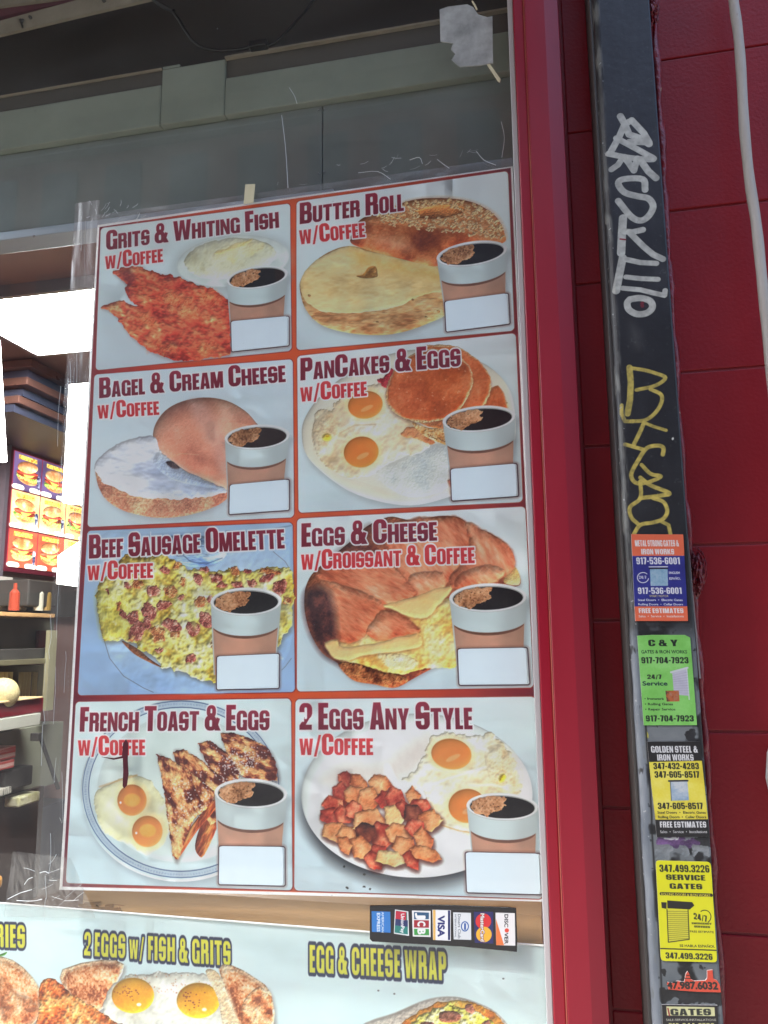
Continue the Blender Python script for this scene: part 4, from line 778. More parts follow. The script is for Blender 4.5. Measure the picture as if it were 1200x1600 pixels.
def img_mat(name,cv,rough=.35,emit=0,gain=(1,1,1),coat=0,bump=0,bscale=8,spec=.5,lift=1.0):
    # display values were read in cool open shade: bring them back to the print's own neutral colour
    cv.a=np.clip(cv.a*np.array(gain,f32),0,.955)**lift
    im=bpy.data.images.new(name,cv.w,cv.h);b=np.ones((cv.h,cv.w,4),f32);b[...,:3]=np.clip(cv.a[::-1],0,1);im.pixels.foreach_set(b.ravel());im.update();im.pack()
    m=bpy.data.materials.new(name);m.use_nodes=True;n=m.node_tree;p=n.nodes['Principled BSDF'];t=n.nodes.new('ShaderNodeTexImage');t.image=im
    n.links.new(t.outputs[0],p.inputs['Base Color']);p.inputs['Roughness'].default_value=rough;p.inputs['Coat Weight'].default_value=coat;p.inputs['Specular IOR Level'].default_value=spec
    if emit: n.links.new(t.outputs[0],p.inputs['Emission Color']);p.inputs['Emission Strength'].default_value=emit
    if bump:
        tc=n.nodes.new('ShaderNodeTexCoord');nb=n.nodes.new('ShaderNodeTexNoise');nb.inputs['Scale'].default_value=bscale;nb.inputs['Detail'].default_value=2;n.links.new(tc.outputs['Object'],nb.inputs['Vector'])
        bp=n.nodes.new('ShaderNodeBump');bp.inputs['Distance'].default_value=bump;n.links.new(nb.outputs[0],bp.inputs['Height']);n.links.new(bp.outputs[0],p.inputs['Normal'])
    return m
# ---------------------------------------------------------------- mesh helpers (world coordinates, metres)
COL=scene.collection
def link(name,bm,m,parent=None,label=None,cat=None,group=None,kind=None,uv=None,smooth_=False,origin=None):
    bmesh.ops.recalc_face_normals(bm,faces=bm.faces[:]) if not getattr(bm,'_x',False) and not uv=='keep' else None
    if uv is not None and uv!='keep':
        L=bm.loops.layers.uv.new('uv')
        for f in bm.faces:
            for l in f.loops: l[L].uv=((l.vert.co.x-uv.x0)/(uv.x1-uv.x0),(l.vert.co.z-uv.z0)/(uv.z1-uv.z0))
    if parent is not None: o0=PL_[parent.name]
    elif origin is not None: o0=Vector(origin)
    else:
        xs=[v.co for v in bm.verts];o0=Vector(((min(v.x for v in xs)+max(v.x for v in xs))/2,(min(v.y for v in xs)+max(v.y for v in xs))/2,min(v.z for v in xs)))
    for v in bm.verts: v.co-=o0
    me=bpy.data.meshes.new(name);bm.to_mesh(me);bm.free()
    if smooth_:
        for p in me.polygons: p.use_smooth=True
    for q in (m if isinstance(m,(list,tuple)) else [m]): me.materials.append(q)
    o=bpy.data.objects.new(name,me);COL.objects.link(o)
    if parent is not None: o.parent=parent;PL_[o.name]=o0
    else: o.location=o0;PL_[o.name]=o0
    props(o,label,cat,group,kind);return o
PL_={}
def props(o,label=None,cat=None,group=None,kind=None):
    for k,v in (('label',label),('category',cat),('group',group),('kind',kind)):
        if v: o[k]=v
def empty(name,loc,label,cat,group=None,kind=None):
    o=bpy.data.objects.new(name,None);COL.objects.link(o);o.location=loc;o.empty_display_size=.05;PL_[o.name]=Vector(loc);props(o,label,cat,group,kind);return o
def bx(bm,x0,x1,y0,y1,z0,z1,bev=0):
    if x0>x1:x0,x1=x1,x0
    if y0>y1:y0,y1=y1,y0
    if z0>z1:z0,z1=z1,z0
    r=bmesh.ops.create_cube(bm,size=1);vs=r['verts']
    for v in vs: v.co=Vector(((x0+x1)/2+v.co.x*(x1-x0),(y0+y1)/2+v.co.y*(y1-y0),(z0+z1)/2+v.co.z*(z1-z0)))
    if bev:
        es=list({e for v in vs for e in v.link_edges});bmesh.ops.bevel(bm,geom=es,offset=bev,segments=2,affect='EDGES',profile=.5)
    return bm
def box(*a,**k): return bx(bmesh.new(),*a,**k)
def prism(P,y0,y1,bm=None):
    """polygon of (x,z) world points, front face at y0 (towards the street), back at y1"""
    bm=bm or bmesh.new();a=[bm.verts.new((p[0],y0,p[1])) for p in P];b=[bm.verts.new((p[0],y1,p[1])) for p in P];n=len(P)
    bm.faces.new(a);bm.faces.new(b[::-1])
    for i in range(n): bm.faces.new((a[i],b[i],b[(i+1)%n],a[(i+1)%n]))
    return bm
def pp(L,y,cr=None):
    """photo measurements -> (x,z) on the plane y"""
    if cr: x0,y0,x1=cr[:3];f=(x1-x0)/(cr[3] if len(cr)>3 else 1200);L=[(x0+a*f,y0+b*f) for a,b in L]
    o=[]
    for q in L: p=W(q[0],q[1],y);o.append((p[0],p[2]))
    return o
def rounded(P,r,n=4):
    P=[Vector(p) for p in P];o=[]
    for i in range(len(P)):
        a,b,c=P[i-1],P[i],P[(i+1)%len(P)];u=(a-b).normalized()*r;v=(c-b).normalized()*r
        for k in range(n+1):
            t=k/n;o.append(tuple((1-t)**2*(b+u)+2*t*(1-t)*b+t*t*(b+v)))
    return o
def tube(path,r,bm=None,n=8,cap=True):
    bm=bm or bmesh.new();P=[Vector(p) for p in path];rings=[]
    for i,p in enumerate(P):
        d=(P[min(i+1,len(P)-1)]-P[max(i-1,0)]).normalized();a=d.orthogonal() if abs(d.y)>.9 else d.cross(Vector((0,1,0)));a.normalize();b=d.cross(a).normalized()
        rr=r[i] if isinstance(r,(list,tuple)) else r
        rings.append([bm.verts.new(p+a*rr*math.cos(2*math.pi*k/n)+b*rr*math.sin(2*math.pi*k/n)) for k in range(n)])
    for i in range(len(rings)-1):
        for k in range(n): bm.faces.new((rings[i][k],rings[i][(k+1)%n],rings[i+1][(k+1)%n],rings[i+1][k]))
    if cap: bm.faces.new(rings[0][::-1]);bm.faces.new(rings[-1])
    return bm
def spline(P,k=5):
    P=[Vector(p) for p in P];P=[P[0]*2-P[1]]+P+[P[-1]*2-P[-2]];o=[]
    for i in range(1,len(P)-2):
        for j in range(k):
            t=j/k;o.append(.5*((2*P[i])+(P[i+1]-P[i-1])*t+(2*P[i-1]-5*P[i]+4*P[i+1]-P[i+2])*t*t+(3*P[i]-P[i-1]-3*P[i+1]+P[i+2])*t**3))
    o.append(P[-2]);return o
def disc(c,axis,r0,r1,h,bm=None,n=24,seg=((0,1),(1,1))):
    """turned solid along axis; seg = (height fraction, radius fraction)"""
    bm=bm or bmesh.new();c=Vector(c);ax=Vector(axis).normalized();u=ax.orthogonal().normalized();v=ax.cross(u);R=[]
    for hf,rf in seg:
        rr=(r0+(r1-r0)*hf)*rf;R.append([bm.verts.new(c+ax*h*hf+u*rr*math.cos(2*math.pi*k/n)+v*rr*math.sin(2*math.pi*k/n)) for k in range(n)])
    for i in range(len(R)-1):
        for k in range(n): bm.faces.new((R[i][k],R[i][(k+1)%n],R[i+1][(k+1)%n],R[i+1][k]))
    bm.faces.new(R[0][::-1]);bm.faces.new(R[-1]);return bm

# ---------------------------------------------------------------- the ground and the far side of the street
M_pave=mat('concrete_pavement',(120,118,114),.85,c2=(140,138,132),nscale=6,bump=.002,bscale=90)
M_asph=mat('asphalt',(58,58,60),.9,c2=(72,72,74),nscale=9,bump=.004,bscale=200)
link('ground',box(-150,150,-200,80,-.6,-.16),M_asph,kind='structure')
link('pavement',box(-40,40,-4.2,0.02,-.15,0),M_pave,kind='structure')
link('road',box(-40,40,-13.5,-4.2,-.155,-.12),M_asph,kind='structure')
link('far_pavement',box(-40,40,-17,-13.5,-.155,0),M_pave,kind='structure')
rg=random.Random(3);M_glassd=mat('dark_window',(30,36,44),.15)
for i,(x0,x1,h,c,lab) in enumerate(((-36,-20,6.5,(120,92,78),'brown brick building across the street, left end of the row'),(-19.5,-16.6,7.6,(178,170,158),'pale stone low building across the street'),(-16.4,6,15.6,(134,70,58),'red brick tall building across the street'),(6.1,22,13.2,(110,112,116),'grey rendered building across the street, right end of the row'))):
    e=empty('far_building',((x0+x1)/2,-17,0),lab,'building');mw=mat('far_wall_%d'%i,c,.85,c2=tuple(v*.85 for v in c),nscale=3)
    link('wall',box(x0,x1,-27,-17.2,0,h),mw,e);link('cornice',box(x0,x1,-17.198,-16.9,h-.35,h+.1),M_pave,e)
    me=None
    for fl in range(1,int(h/3.1)):
        for k in range(int((x1-x0)/2)):
            X0=x0+.6+k*2;
            link('window',box(X0,X0+1.1,-17.198,-17.12,fl*3.1+.7,fl*3.1+2.4),M_glassd,e)
    link('shopfront',box(x0+.4,x1-.4,-17.198,-17.1,.3,2.7),M_glassd,e)

# ---------------------------------------------------------------- red block wall
ZB=[1.1865-.2065*k for k in range(6)];ZR=sorted([1.393+.2068*k for k in range(-7,8)]);ZL=sorted([1.309+.2068*k for k in range(-7,8)])
M_red=mat('red_masonry_paint',(108,11,20),.46,c2=(130,21,30),nscale=4.5,nmix=.55,bump=.0005,bscale=240,spec=.28,spots=(75,.755,(74,10,18)),geo=True)
M_mort=mat('red_painted_mortar',(102,12,20),.6,c2=(124,22,30),nscale=30,bump=.001,bscale=120)
XFR=W(873,5,-.045)[0]+.001     # right side of the window frame
wall=empty('block_wall',(1.0,.1,0),None,None,kind='structure')
link('mortar_bed',box(XFR-.05,2.6,.0028,.2,0,3.4),M_mort,wall)
def block(x0,x1,z0,z1,mm={}):
    w,h=x1-x0,z1-z0;k=(round(w,3),round(h,3))
    if k not in mm:
        bm=box(-w/2,w/2,0,.06,0,h,bev=.0014);me=bpy.data.meshes.new('block');bm.to_mesh(me);bm.free();me.materials.append(M_red);mm[k]=me
    o=bpy.data.objects.new('block',mm[k]);COL.objects.link(o);o.parent=wall;q=random.Random(int(x0*999+z0*77))
    o.location=Vector(((x0+x1)/2,.0005+q.uniform(-.0004,.0006),z0))-Vector((1.0,.1,0))
G=.0026
XS=.128                       # joint behind the post
zl=[0.0]+[z for z in ZL if z>.05]+[3.4]
for a,b in zip(zl[:-1],zl[1:]): block(XFR+.004,XS-G/2,a+G/2,b-G/2)
zr=[0.0]+[z for z in ZR if z>.05]+[3.4]
for i,(a,b) in enumerate(zip(zr[:-1],zr[1:])):
    xs=[XS,.52 if i%2 else .72];
    while xs[-1]<2.6: xs.append(min(2.6,xs[-1]+.397))
    for c,d in zip(xs[:-1],xs[1:]): block(c+G/2,d-G/2,a+G/2,b-G/2)

# ---------------------------------------------------------------- red window frame
def extr0(prof,z0,z1):
    bm=bmesh.new();a=[bm.verts.new((x,y,z0)) for x,y in prof];b=[bm.verts.new((x,y,z1)) for x,y in prof];m=len(prof)
    for i in range(m): bm.faces.new((a[i],a[(i+1)%m],b[(i+1)%m],b[i]))
    bm.faces.new(a[::-1]);bm.faces.new(b);return bm
M_frame=mat('red_enamel_frame',(108,4,24),.40,c2=(132,11,34),nscale=9,nmix=.7,bump=.0005,bscale=22,stretch=(1,1,.22),spec=.5,spots=(120,.77,(168,88,84)),geo=True)
M_tan=mat('tan_primer_edge',(176,112,88),.6,c2=(130,30,44),nscale=60,stretch=(1,1,.06))
M_frame2=mat('red_enamel_bead',(120,4,28),.34,c2=(130,6,32),nscale=20,stretch=(1,1,.1))
fr=empty('window_frame',(-.0,-.02,0),'glossy dark red steel frame along the right side of the shop window','window frame')
xb0=W(862,1600,-.03)[0];XA=[W(805,0,-.03)[0],W(860,1590,-.03)[0]];xb0=sum(XA)/2
xm=np.mean([W(818,0,-.045)[0],W(848,800,-.045)[0],W(882,1590,-.045)[0]]);xr=np.mean([W(873,0,-.045)[0],W(914,800,-.045)[0],W(951,1590,-.045)[0]])
link('glazing_bead',box(xb0,xm+.001,-.036,.03,.0,2.9,bev=.0015),M_frame2,fr)
link('primer_line',box(xm+.0009,xm+.0021,-.0385,-.03,0,2.9),M_tan,fr)
link('jamb',extr0([(xm+.0025,.03),(xm+.0025,-.044),(xm+.0035,-.045),(xm+(xr-xm)*.60,-.0452),(xr-.001,-.0405),(xr,-.039),(xr,.03)],0,2.9),M_frame,fr)
M_gask=mat('grey_gasket',(150,152,154),.35,c2=(176,178,180),nscale=30,stretch=(1,1,.1))
link('gasket',box(xb0-.0075,xb0-.0005,-.0125,-.003,0,2.86,bev=.001),M_gask,fr)
link('sill',box(-2.6,xb0-.008,-.05,.05,.78,.84,bev=.003),M_frame,fr)
link('head_rail',box(-2.6,xb0-.008,-.045,.02,2.80,2.88,bev=.003),M_frame,fr)
link('jamb',box(-2.68,-2.605,-.045,.03,0,2.9,bev=.0025),M_frame,fr)
link('stall_riser',box(-2.6,xb0-.008,-.03,.06,0,.775),M_frame,fr)
# unseen housing added over the window to darken its reflections and shade it
cn=empty('added_housing',(-1.3,-.3,2.95),'dark steel box added out of view over the shop window to darken its reflections','added housing')
M_dkst=mat('dark_painted_steel',(46,44,44),.5,c2=(58,56,54),nscale=6,bump=.0006,bscale=60)
link('housing',box(-2.9,xr,-.80,.1,2.92,3.4,bev=.01),M_dkst,cn);link('bottom_lip',box(-2.9,xr,-.84,-.802,2.86,3.0),M_dkst,cn)
link('upper_wall',box(-6,xr-.05,.11,.3,2.9,6),M_red,kind='structure')
link('side_wall',box(-9,-2.69,.0,.2,0,2.899),M_red,kind='structure')

# ---------------------------------------------------------------- glass
mg=bpy.data.materials.new('window_glass');mg.use_nodes=True;n=mg.node_tree;n.nodes.clear()
o_=n.nodes.new('ShaderNodeOutputMaterial');mx=n.nodes.new('ShaderNodeMixShader');tr=n.nodes.new('ShaderNodeBsdfTransparent');gl=n.nodes.new('ShaderNodeBsdfGlossy');fz=n.nodes.new('ShaderNodeFresnel')
gl.inputs['Roughness'].default_value=.006;fz.inputs['IOR'].default_value=1.62;tr.inputs[0].default_value=(.985,.995,.99,1)
nb=n.nodes.new('ShaderNodeTexNoise');nb.inputs['Scale'].default_value=1.6;bp=n.nodes.new('ShaderNodeBump');bp.inputs['Distance'].default_value=.0008;tcn=n.nodes.new('ShaderNodeTexCoord')
n.links.new(tcn.outputs['Object'],nb.inputs[0]);n.links.new(nb.outputs[0],bp.inputs['Height']);n.links.new(bp.outputs[0],gl.inputs['Normal'])
gg=n.nodes.new('ShaderNodeNewGeometry');im_=n.nodes.new('ShaderNodeMapRange');im_.inputs['To Min'].default_value=1.4;im_.inputs['To Max'].default_value=1/1.4;n.links.new(gg.outputs['Backfacing'],im_.inputs[0]);n.links.new(im_.outputs[0],fz.inputs['IOR'])
n.links.new(fz.outputs[0],mx.inputs[0]);n.links.new(tr.outputs[0],mx.inputs[1]);n.links.new(gl.outputs[0],mx.inputs[2]);# a thin, patchy film of street dust and wipe marks on the outside
dn=n.nodes.new('ShaderNodeTexNoise');dn.inputs['Scale'].default_value=3.2;dn.inputs['Detail'].default_value=8;dn.inputs['Roughness'].default_value=.7;mpd=n.nodes.new('ShaderNodeMapping');mpd.inputs['Rotation'].default_value=(0,.5,0);mpd.inputs['Scale'].default_value=(1,1,3.5)
n.links.new(tcn.outputs['Object'],mpd.inputs[0]);n.links.new(mpd.outputs[0],dn.inputs['Vector']);dr=n.nodes.new('ShaderNodeMapRange');dr.inputs['From Min'].default_value=.42;dr.inputs['From Max'].default_value=.75;dr.inputs['To Min'].default_value=.002;dr.inputs['To Max'].default_value=.024;n.links.new(dn.outputs[0],dr.inputs[0])
sp=n.nodes.new('ShaderNodeTexNoise');sp.inputs['Scale'].default_value=170;sp.inputs['Detail'].default_value=2;n.links.new(tcn.outputs['Object'],sp.inputs['Vector']);sr=n.nodes.new('ShaderNodeMapRange');sr.inputs['From Min'].default_value=.80;sr.inputs['From Max'].default_value=.83;sr.inputs['To Max'].default_value=.5;n.links.new(sp.outputs[0],sr.inputs[0])
ad=n.nodes.new('ShaderNodeMath');ad.operation='MAXIMUM';n.links.new(dr.outputs[0],ad.inputs[0]);n.links.new(sr.outputs[0],ad.inputs[1])
df=n.nodes.new('ShaderNodeBsdfDiffuse');df.inputs[0].default_value=(.6,.62,.63,1);m2=n.nodes.new('ShaderNodeMixShader');n.links.new(ad.outputs[0],m2.inputs[0]);n.links.new(mx.outputs[0],m2.inputs[1]);n.links.new(df.outputs[0],m2.inputs[2]);n.links.new(m2.outputs[0],o_.inputs[0])
link('window_glass',box(-2.6,xb0-.008,-.0085,-.0065,.84,2.80),mg,label='large clear glass pane of the shop window, reflecting the street',cat='window')

# ---------------------------------------------------------------- breakfast menu poster
M_post=img_mat('menu_print',poster,gain=(1.10,1.10,1.08),lift=.88,rough=.4,coat=.1,bump=.0012,bscale=7)
M_card=mat('poster_card',(226,226,224),.5)
C4=pp([(152,351),(801,259.3),(851,1409),(93,1390)],0)
ps=empty('menu_poster',(sum(c[0] for c in C4)/4,0,min(c[1] for c in C4)),'large laminated breakfast menu poster with eight dishes, red and orange border','poster')
def gridpoly(P,nx,ny,y,wob=.0012):
    """slightly buckled sheet between four corners TL TR BR BL"""
    bm=bmesh.new();V=[]
    for j in range(ny+1):
        r=[]
        for i in range(nx+1):
            u,v=i/nx,j/ny;a=(1-u)*(1-v);b=u*(1-v);c=u*v;d=(1-u)*v
            x=a*P[0][0]+b*P[1][0]+c*P[2][0]+d*P[3][0];z=a*P[0][1]+b*P[1][1]+c*P[2][1]+d*P[3][1]
            r.append(bm.verts.new((x,y+wob*(math.sin(9*x+4*z)*.5+math.sin(17*z-6*x)*.3),z)))
        V.append(r)
    for j in range(ny):
        for i in range(nx): bm.faces.new((V[j][i],V[j+1][i],V[j+1][i+1],V[j][i+1]))
    return bm
def thick(bm,t=.0004):
    fs=bm.faces[:];r=bmesh.ops.solidify(bm,geom=fs,thickness=t);return bm
link('sheet',thick(gridpoly(C4,20,30,.0005)),M_post,ps,uv=poster,smooth_=False)
PLAB=['panel with red fried fish, a bowl of grits and a coffee','panel with a sliced sesame bagel and a coffee','panel with a bagel, cream cheese and a coffee','panel with pancakes, two fried eggs and a coffee','blue panel with a beef sausage omelette and a coffee','panel with an egg and cheese croissant and a coffee','panel with french toast on a blue rimmed plate and a coffee','panel with diced potatoes, two eggs and a coffee']
def wob(x,z): return .0012*(math.sin(9*x+4*z)*.5+math.sin(17*z-6*x)*.3)
M_blank=mat('blank_price_sticker',(210,224,230),.35,c2=(202,216,224),nscale=20,bump=.0004,bscale=14,spots=(110,.74,(150,160,168)))
for i in range(8):
    P=pp(PN[i],0);cx=sum(p[0] for p in P)/4;cz=sum(p[1] for p in P)/4
    bm=gridpoly(P,8,8,-.0001);o=link('menu_panel',thick(bm,.0003),M_post,ps,label=PLAB[i],uv=poster)
    B=pp(BOX[i],0,CR[i]);c=Vector((sum(p[0] for p in B)/4,sum(p[1] for p in B)/4));B=[tuple(c+(Vector(p)-c)*.955) for p in B]
    yb=wob(c[0],c[1])-.0009
    sb=prism(rounded(B,.004),yb,yb+.0004);link('price_box',sb,M_blank,o)
# ---------------------------------------------------------------- lower poster
M_low=img_mat('lower_print',low,gain=(1.10,1.10,1.08),lift=.9,rough=.35,coat=.1,bump=.0012,bscale=6)
LP=pp([(-190,1396.5),(858,1479)],.002);zb=.86
L4=[LP[0],(low.x1-.001,LP[1][1]),(low.x1-.001,zb),(LP[0][0],zb)]
lw=empty('lower_menu_poster',(-.45,.002,.86),'pale blue breakfast poster with yellow dish names at the bottom of the window','poster')
link('sheet',thick(gridpoly(L4,24,10,.0025)),M_low,lw,uv=low)
bm=tube([(p[0],.0012,p[1]+.0008) for p in (L4[0],L4[1])],.0011,n=6);link('top_edge',bm,M_card,lw)

# ---------------------------------------------------------------- card decal on the outside of the glass
M_cd=img_mat('card_decal_print',card,gain=(.85,.85,.85),rough=.25,coat=.3,bump=.0006,bscale=30)
CQ=pp([(78,72),(520,66),(1045,84),(1095,90),(1103,300),(1100,390),(700,352),(95,318),(78,300)],-.013,(560,1400,830))
cdl=empty('payment_card_decal',(CQ[0][0],-.0095,CQ[-1][1]),'black strip decal of payment card logos stuck sideways on the glass','decal')
link('strip',prism(CQ,-.0122,-.0092),M_cd,cdl,uv=card)

# ---------------------------------------------------------------- tape, torn paper, drip on the glass
M_tpaper=mat('torn_grey_paper',(112,114,112),.75,c2=(164,166,164),nscale=26,nmix=.35,bump=.0006,bscale=70)
TPQ=[(765,40),(800,28),(880,18),(905,30),(925,60),(965,72),(985,68),(988,262),(930,272),(850,278),(815,250),(830,225),(812,205),(822,180),(768,172)]
link('torn_paper',prism(pp(TPQ,-.010,(400,0,850)),-.0102,-.0087),M_tpaper,label='torn grey paper sticker near the top of the window',cat='sticker')
M_tape=mat('masking_tape',(196,190,160),.6,c2=(180,172,140),nscale=60,stretch=(1,1,.2))
link('tape_strip',prism(pp([(1022,768),(1062,766),(1055,842),(1015,848)],-.010,(0,0,450)),-.0098,-.0087),M_tape,label='short beige tape strip above the top edge of the menu poster',cat='tape')
bm=tube([W(a,b,-.010) for a,b in ((738,2),(742,8),(745,15))],.0012,n=6);link('tape_strip',bm,M_tape,label='thin pale tape sliver poking above the torn grey paper',cat='tape')
bm=prism(pp([(962,268),(975,266),(1020,330),(1015,342),(1004,332)],-.010,(400,0,850)),-.0098,-.0087);link('tape_strip',bm,M_tape,label='thin pale tape sliver below the torn grey paper',cat='tape')
M_drip=mat('dried_red_paint',(56,8,22),.3,c2=(70,12,28),nscale=60)
DR=[(240,312),(300,322),(340,312),(345,250),(358,232),(368,250),(366,330),(370,400),(362,455),(350,468),(343,455),(346,380),(344,322),(300,330),(240,316)]
link('paint_drip',prism(pp(DR[1:],-.010,(80,1080,470)),-.0100,-.0087),M_drip,label='dark red paint drip over the words on the french toast panel',cat='paint drip')

# ---------------------------------------------------------------- iron post with its stickers
M_iron=img_mat('post_paint',iron,gain=(.72,.72,.72),rough=.42,bump=.00025,bscale=120,spec=.5)
M_ironE=mat('post_bare_edge',(56,58,60),.42,metal=.3,c2=(118,120,122),nscale=18,nmix=.22,bump=.0012,bscale=120,stretch=(1,1,.22),spots=(50,.66,(22,22,24)))
M_ironL=mat('post_lower_edge',(104,112,122),.35,metal=.2,c2=(134,142,152),nscale=30,nmix=.4,bump=.0006,bscale=90,stretch=(1,1,.25),spots=(20,.64,(46,44,52)))
xa,xc,xe=.0825,.0935,.1492;yf=YPOST
pt=empty('iron_post',(xa,-.03,0),'black iron gate post covered in graffiti and small gate repair stickers','post')
def extr(prof,z0,z1,bm=None,nz=1):
    bm=bm or bmesh.new();R=[]
    for k in range(nz+1):
        z=z0+(z1-z0)*k/nz;R.append([bm.verts.new((x,y,z)) for x,y in prof])
    m=len(prof)
    for k in range(nz):
        for i in range(m): bm.faces.new((R[k][i],R[k][(i+1)%m],R[k+1][(i+1)%m],R[k+1][i]))
    bm.faces.new(R[0][::-1]);bm.faces.new(R[-1]);return bm
zsp=W(1040,985,yf)[2]
link('post_face',extr([(xa+.0009,-.004)]+[(xa+.0009+.0075*(1-math.cos(t)),yf+.0075*(1-math.sin(t))) for t in np.linspace(0,math.pi/2,7)]+[(xe-.002,yf),(xe-.0006,yf+.0006),(xe,yf+.002),(xe,-.004)],0,3.3),M_iron,pt,uv=iron)
def beadprof(x0,x1): 
    r=(x1-x0)/2;c=(x0+x1)/2;return [(x0,-.002)]+[(c-r*math.cos(t),yf+.004-r*.9*math.sin(t)) for t in np.linspace(0,math.pi,9)]+[(x1,-.002)]
link('side_flange',box(xa-.002,xa+.0012,-.062,.0,0,3.3,bev=.0006),M_dkst,pt)
M_bright=mat('bright_steel',(140,142,146),.3,metal=.8)
bm=tube([W(a,b,yf+.002) for a,b in ((1071,810),(1075,850),(1081,920),(1088,990),(1094,1060))],.0010,n=5);link('edge_glint',bm,M_bright,pt)  # highlight on the right edge, added as a thin bright tube
M_stk=img_mat('gate_sticker_print',stk,gain=(.72,.72,.72),rough=.35,coat=.15,bump=.0005,bscale=60)
SKL=[([(208,115),(862,118),(922,1205),(258,1205)],(960,820,1110,1200),'orange and blue gate repair sticker, topmost on the iron post'),
([(203,105),(390,95),(800,95),(870,130),(955,1228),(285,1230)],(970,980,1120,1200),'bright green gate repair sticker on the iron post'),
([(230,138),(855,134),(970,1258),(345,1262)],(980,1140,1140,1200),'yellow sticker with black bands, below the green sticker'),
([(196,138),(690,152),(748,1052),(242,1038)],(990,1320,1150,914),'plain yellow rounded gate sticker with a rolling door drawing'),
([(290,1222),(330,1232),(390,1215),(450,1222),(455,1200),(465,1150),(480,1128),(495,1150),(510,1200),(540,1215),(640,1210),(655,1190),(655,1120),(705,1115),(712,1195),(745,1210),(770,1250),(782,1318),(560,1312),(400,1300),(310,1290)],(990,1320,1150,914),'torn orange remnant of a phone number sticker'),
([(250,1425),(750,1432),(765,1760),(265,1760)],(990,1320,1150,914),'black gate sticker at the bottom of the picture, below the torn orange one')]
for k,(L,cr,lab) in enumerate(SKL):
    P=pp(L,YSTK,cr)
    if k==3: P=rounded(P,.0035,3)
    c=Vector((sum(p[0] for p in P)/len(P),sum(p[1] for p in P)/len(P)));P=[tuple(c+(Vector(p)-c)*.995) for p in P]
    link('gate_sticker',prism(P,YSTK,YPOST-.0002),M_stk,label=lab,cat='sticker',group='gate repair stickers on the post',uv=stk)
# caulk and peeled paint along the right side of the post
M_caulk=mat('red_caulk',(120,14,30),.35,c2=(84,8,18),nscale=60,bump=.003,bscale=110,spec=.6,spots=(55,.70,(196,168,140)))
cp=[(1020,-20),(1024,60),(1030,160),(1036,260),(1041,360),(1047,450),(1054,560),(1060,660),(1070,780),(1078,870),(1086,960),(1094,1060),(1103,1180),(1112,1330),(1122,1480),(1130,1620)]
path=[];q=random.Random(8)
for p in spline([tuple(W(a,b,-.012)) for a,b in cp],6): path.append(p+Vector((q.uniform(-.0006,.0006),q.uniform(-.001,.001),0)))
link('caulk_bead',tube(path,[.0042+.0014*math.sin(i*.9)+q.uniform(-.0008,.0008) for i in range(len(path))],n=7),M_caulk,label='ragged dark red caulk bead running down the right side of the iron post',cat='caulk',smooth_=True)
def lump(name,cx,cy,wpx,hpx,lab,seed):
    bm=bmesh.new();bmesh.ops.create_icosphere(bm,subdivisions=4,radius=1);c=W(cx,cy,-.018);sx=wpx/1202*.93;sz=hpx/1202*.95
    from mathutils import noise as mn
    for v in bm.verts:
        d=v.co.copy();k=1+.45*mn.noise(d*2.2+Vector((seed,0,0)))+.25*mn.noise(d*6+Vector((0,seed,0)));v.co=Vector((c[0]+d.x*sx*k,c[1]+d.y*.012*k,c[2]+d.z*sz*k))
    link(name,bm,[M_peel],label=lab,cat='paint damage',smooth_=False)
M_peel=mat('peeled_red_paint',(104,10,24),.4,c2=(74,6,16),nscale=70,bump=.004,bscale=120,spots=(60,.60,(186,160,136)))
lump('peeled_paint_lump',1018,18,10,24,'peeled red and cream paint lump beside the top of the post',3)
lump('peeled_paint_lump',1088,898,10,26,'broken red paint lump beside the orange and blue sticker',9)
bm=bmesh.new()
for k in range(12):
    a=q.uniform(.6,2.6);r=q.uniform(20,34);P=[tuple(W(1086+r*.55*math.sin(t*a),893-r*math.cos(t*a)*1.1,-.012-q.uniform(0,.008))) for t in np.linspace(.1,1.6,6)];tube(P,.0005,bm,n=4)
link('loose_fibre',bm,M_caulk,label='fine curled strands of red paint round the broken lump',cat='fibres',kind='stuff')

# ---------------------------------------------------------------- white conduit and round fitting on the wall
M_cond=mat('dirty_white_conduit',(164,161,156),.5,c2=(142,136,128),nscale=26,nmix=.5,bump=.0008,bscale=120,stretch=(1,1,.3),spots=(60,.66,(120,106,92)))
cpx=[(1141,-60),(1146,0),(1153,50),(1158,110),(1163,200),(1171,280),(1181,345),(1188,410),(1195,480),(1203,560),(1212,650),(1222,760),(1232,900)]
P=spline([tuple(W(a,b,-.030)) for a,b in cpx],5);link('conduit',tube(P,[.0058+.0002*math.sin(i) for i in range(len(P))],n=14),M_cond,label='dirty white flexible conduit hanging down the red wall at the right edge',cat='conduit',smooth_=True)
M_wp=mat('white_plastic',(214,224,222),.3,c2=(206,216,216),nscale=12)
wc=W(1364,1222,-.01);rf=empty('round_wall_fitting',(wc[0],0,wc[2]),'round white plastic fitting cut off by the right edge of the picture','wall fitting')
link('rim',disc((wc[0],-.0005,wc[2]),(0,-1,0),.101,.096,.016,seg=((0,1),(.8,1),(1,.96))),M_wp,rf,smooth_=False)
link('dome',disc((wc[0],-.0165,wc[2]),(0,-1,0),.085,.085,.03,seg=((0,1),(.4,.93),(.75,.7),(1,.3))),M_wp,rf,smooth_=True)
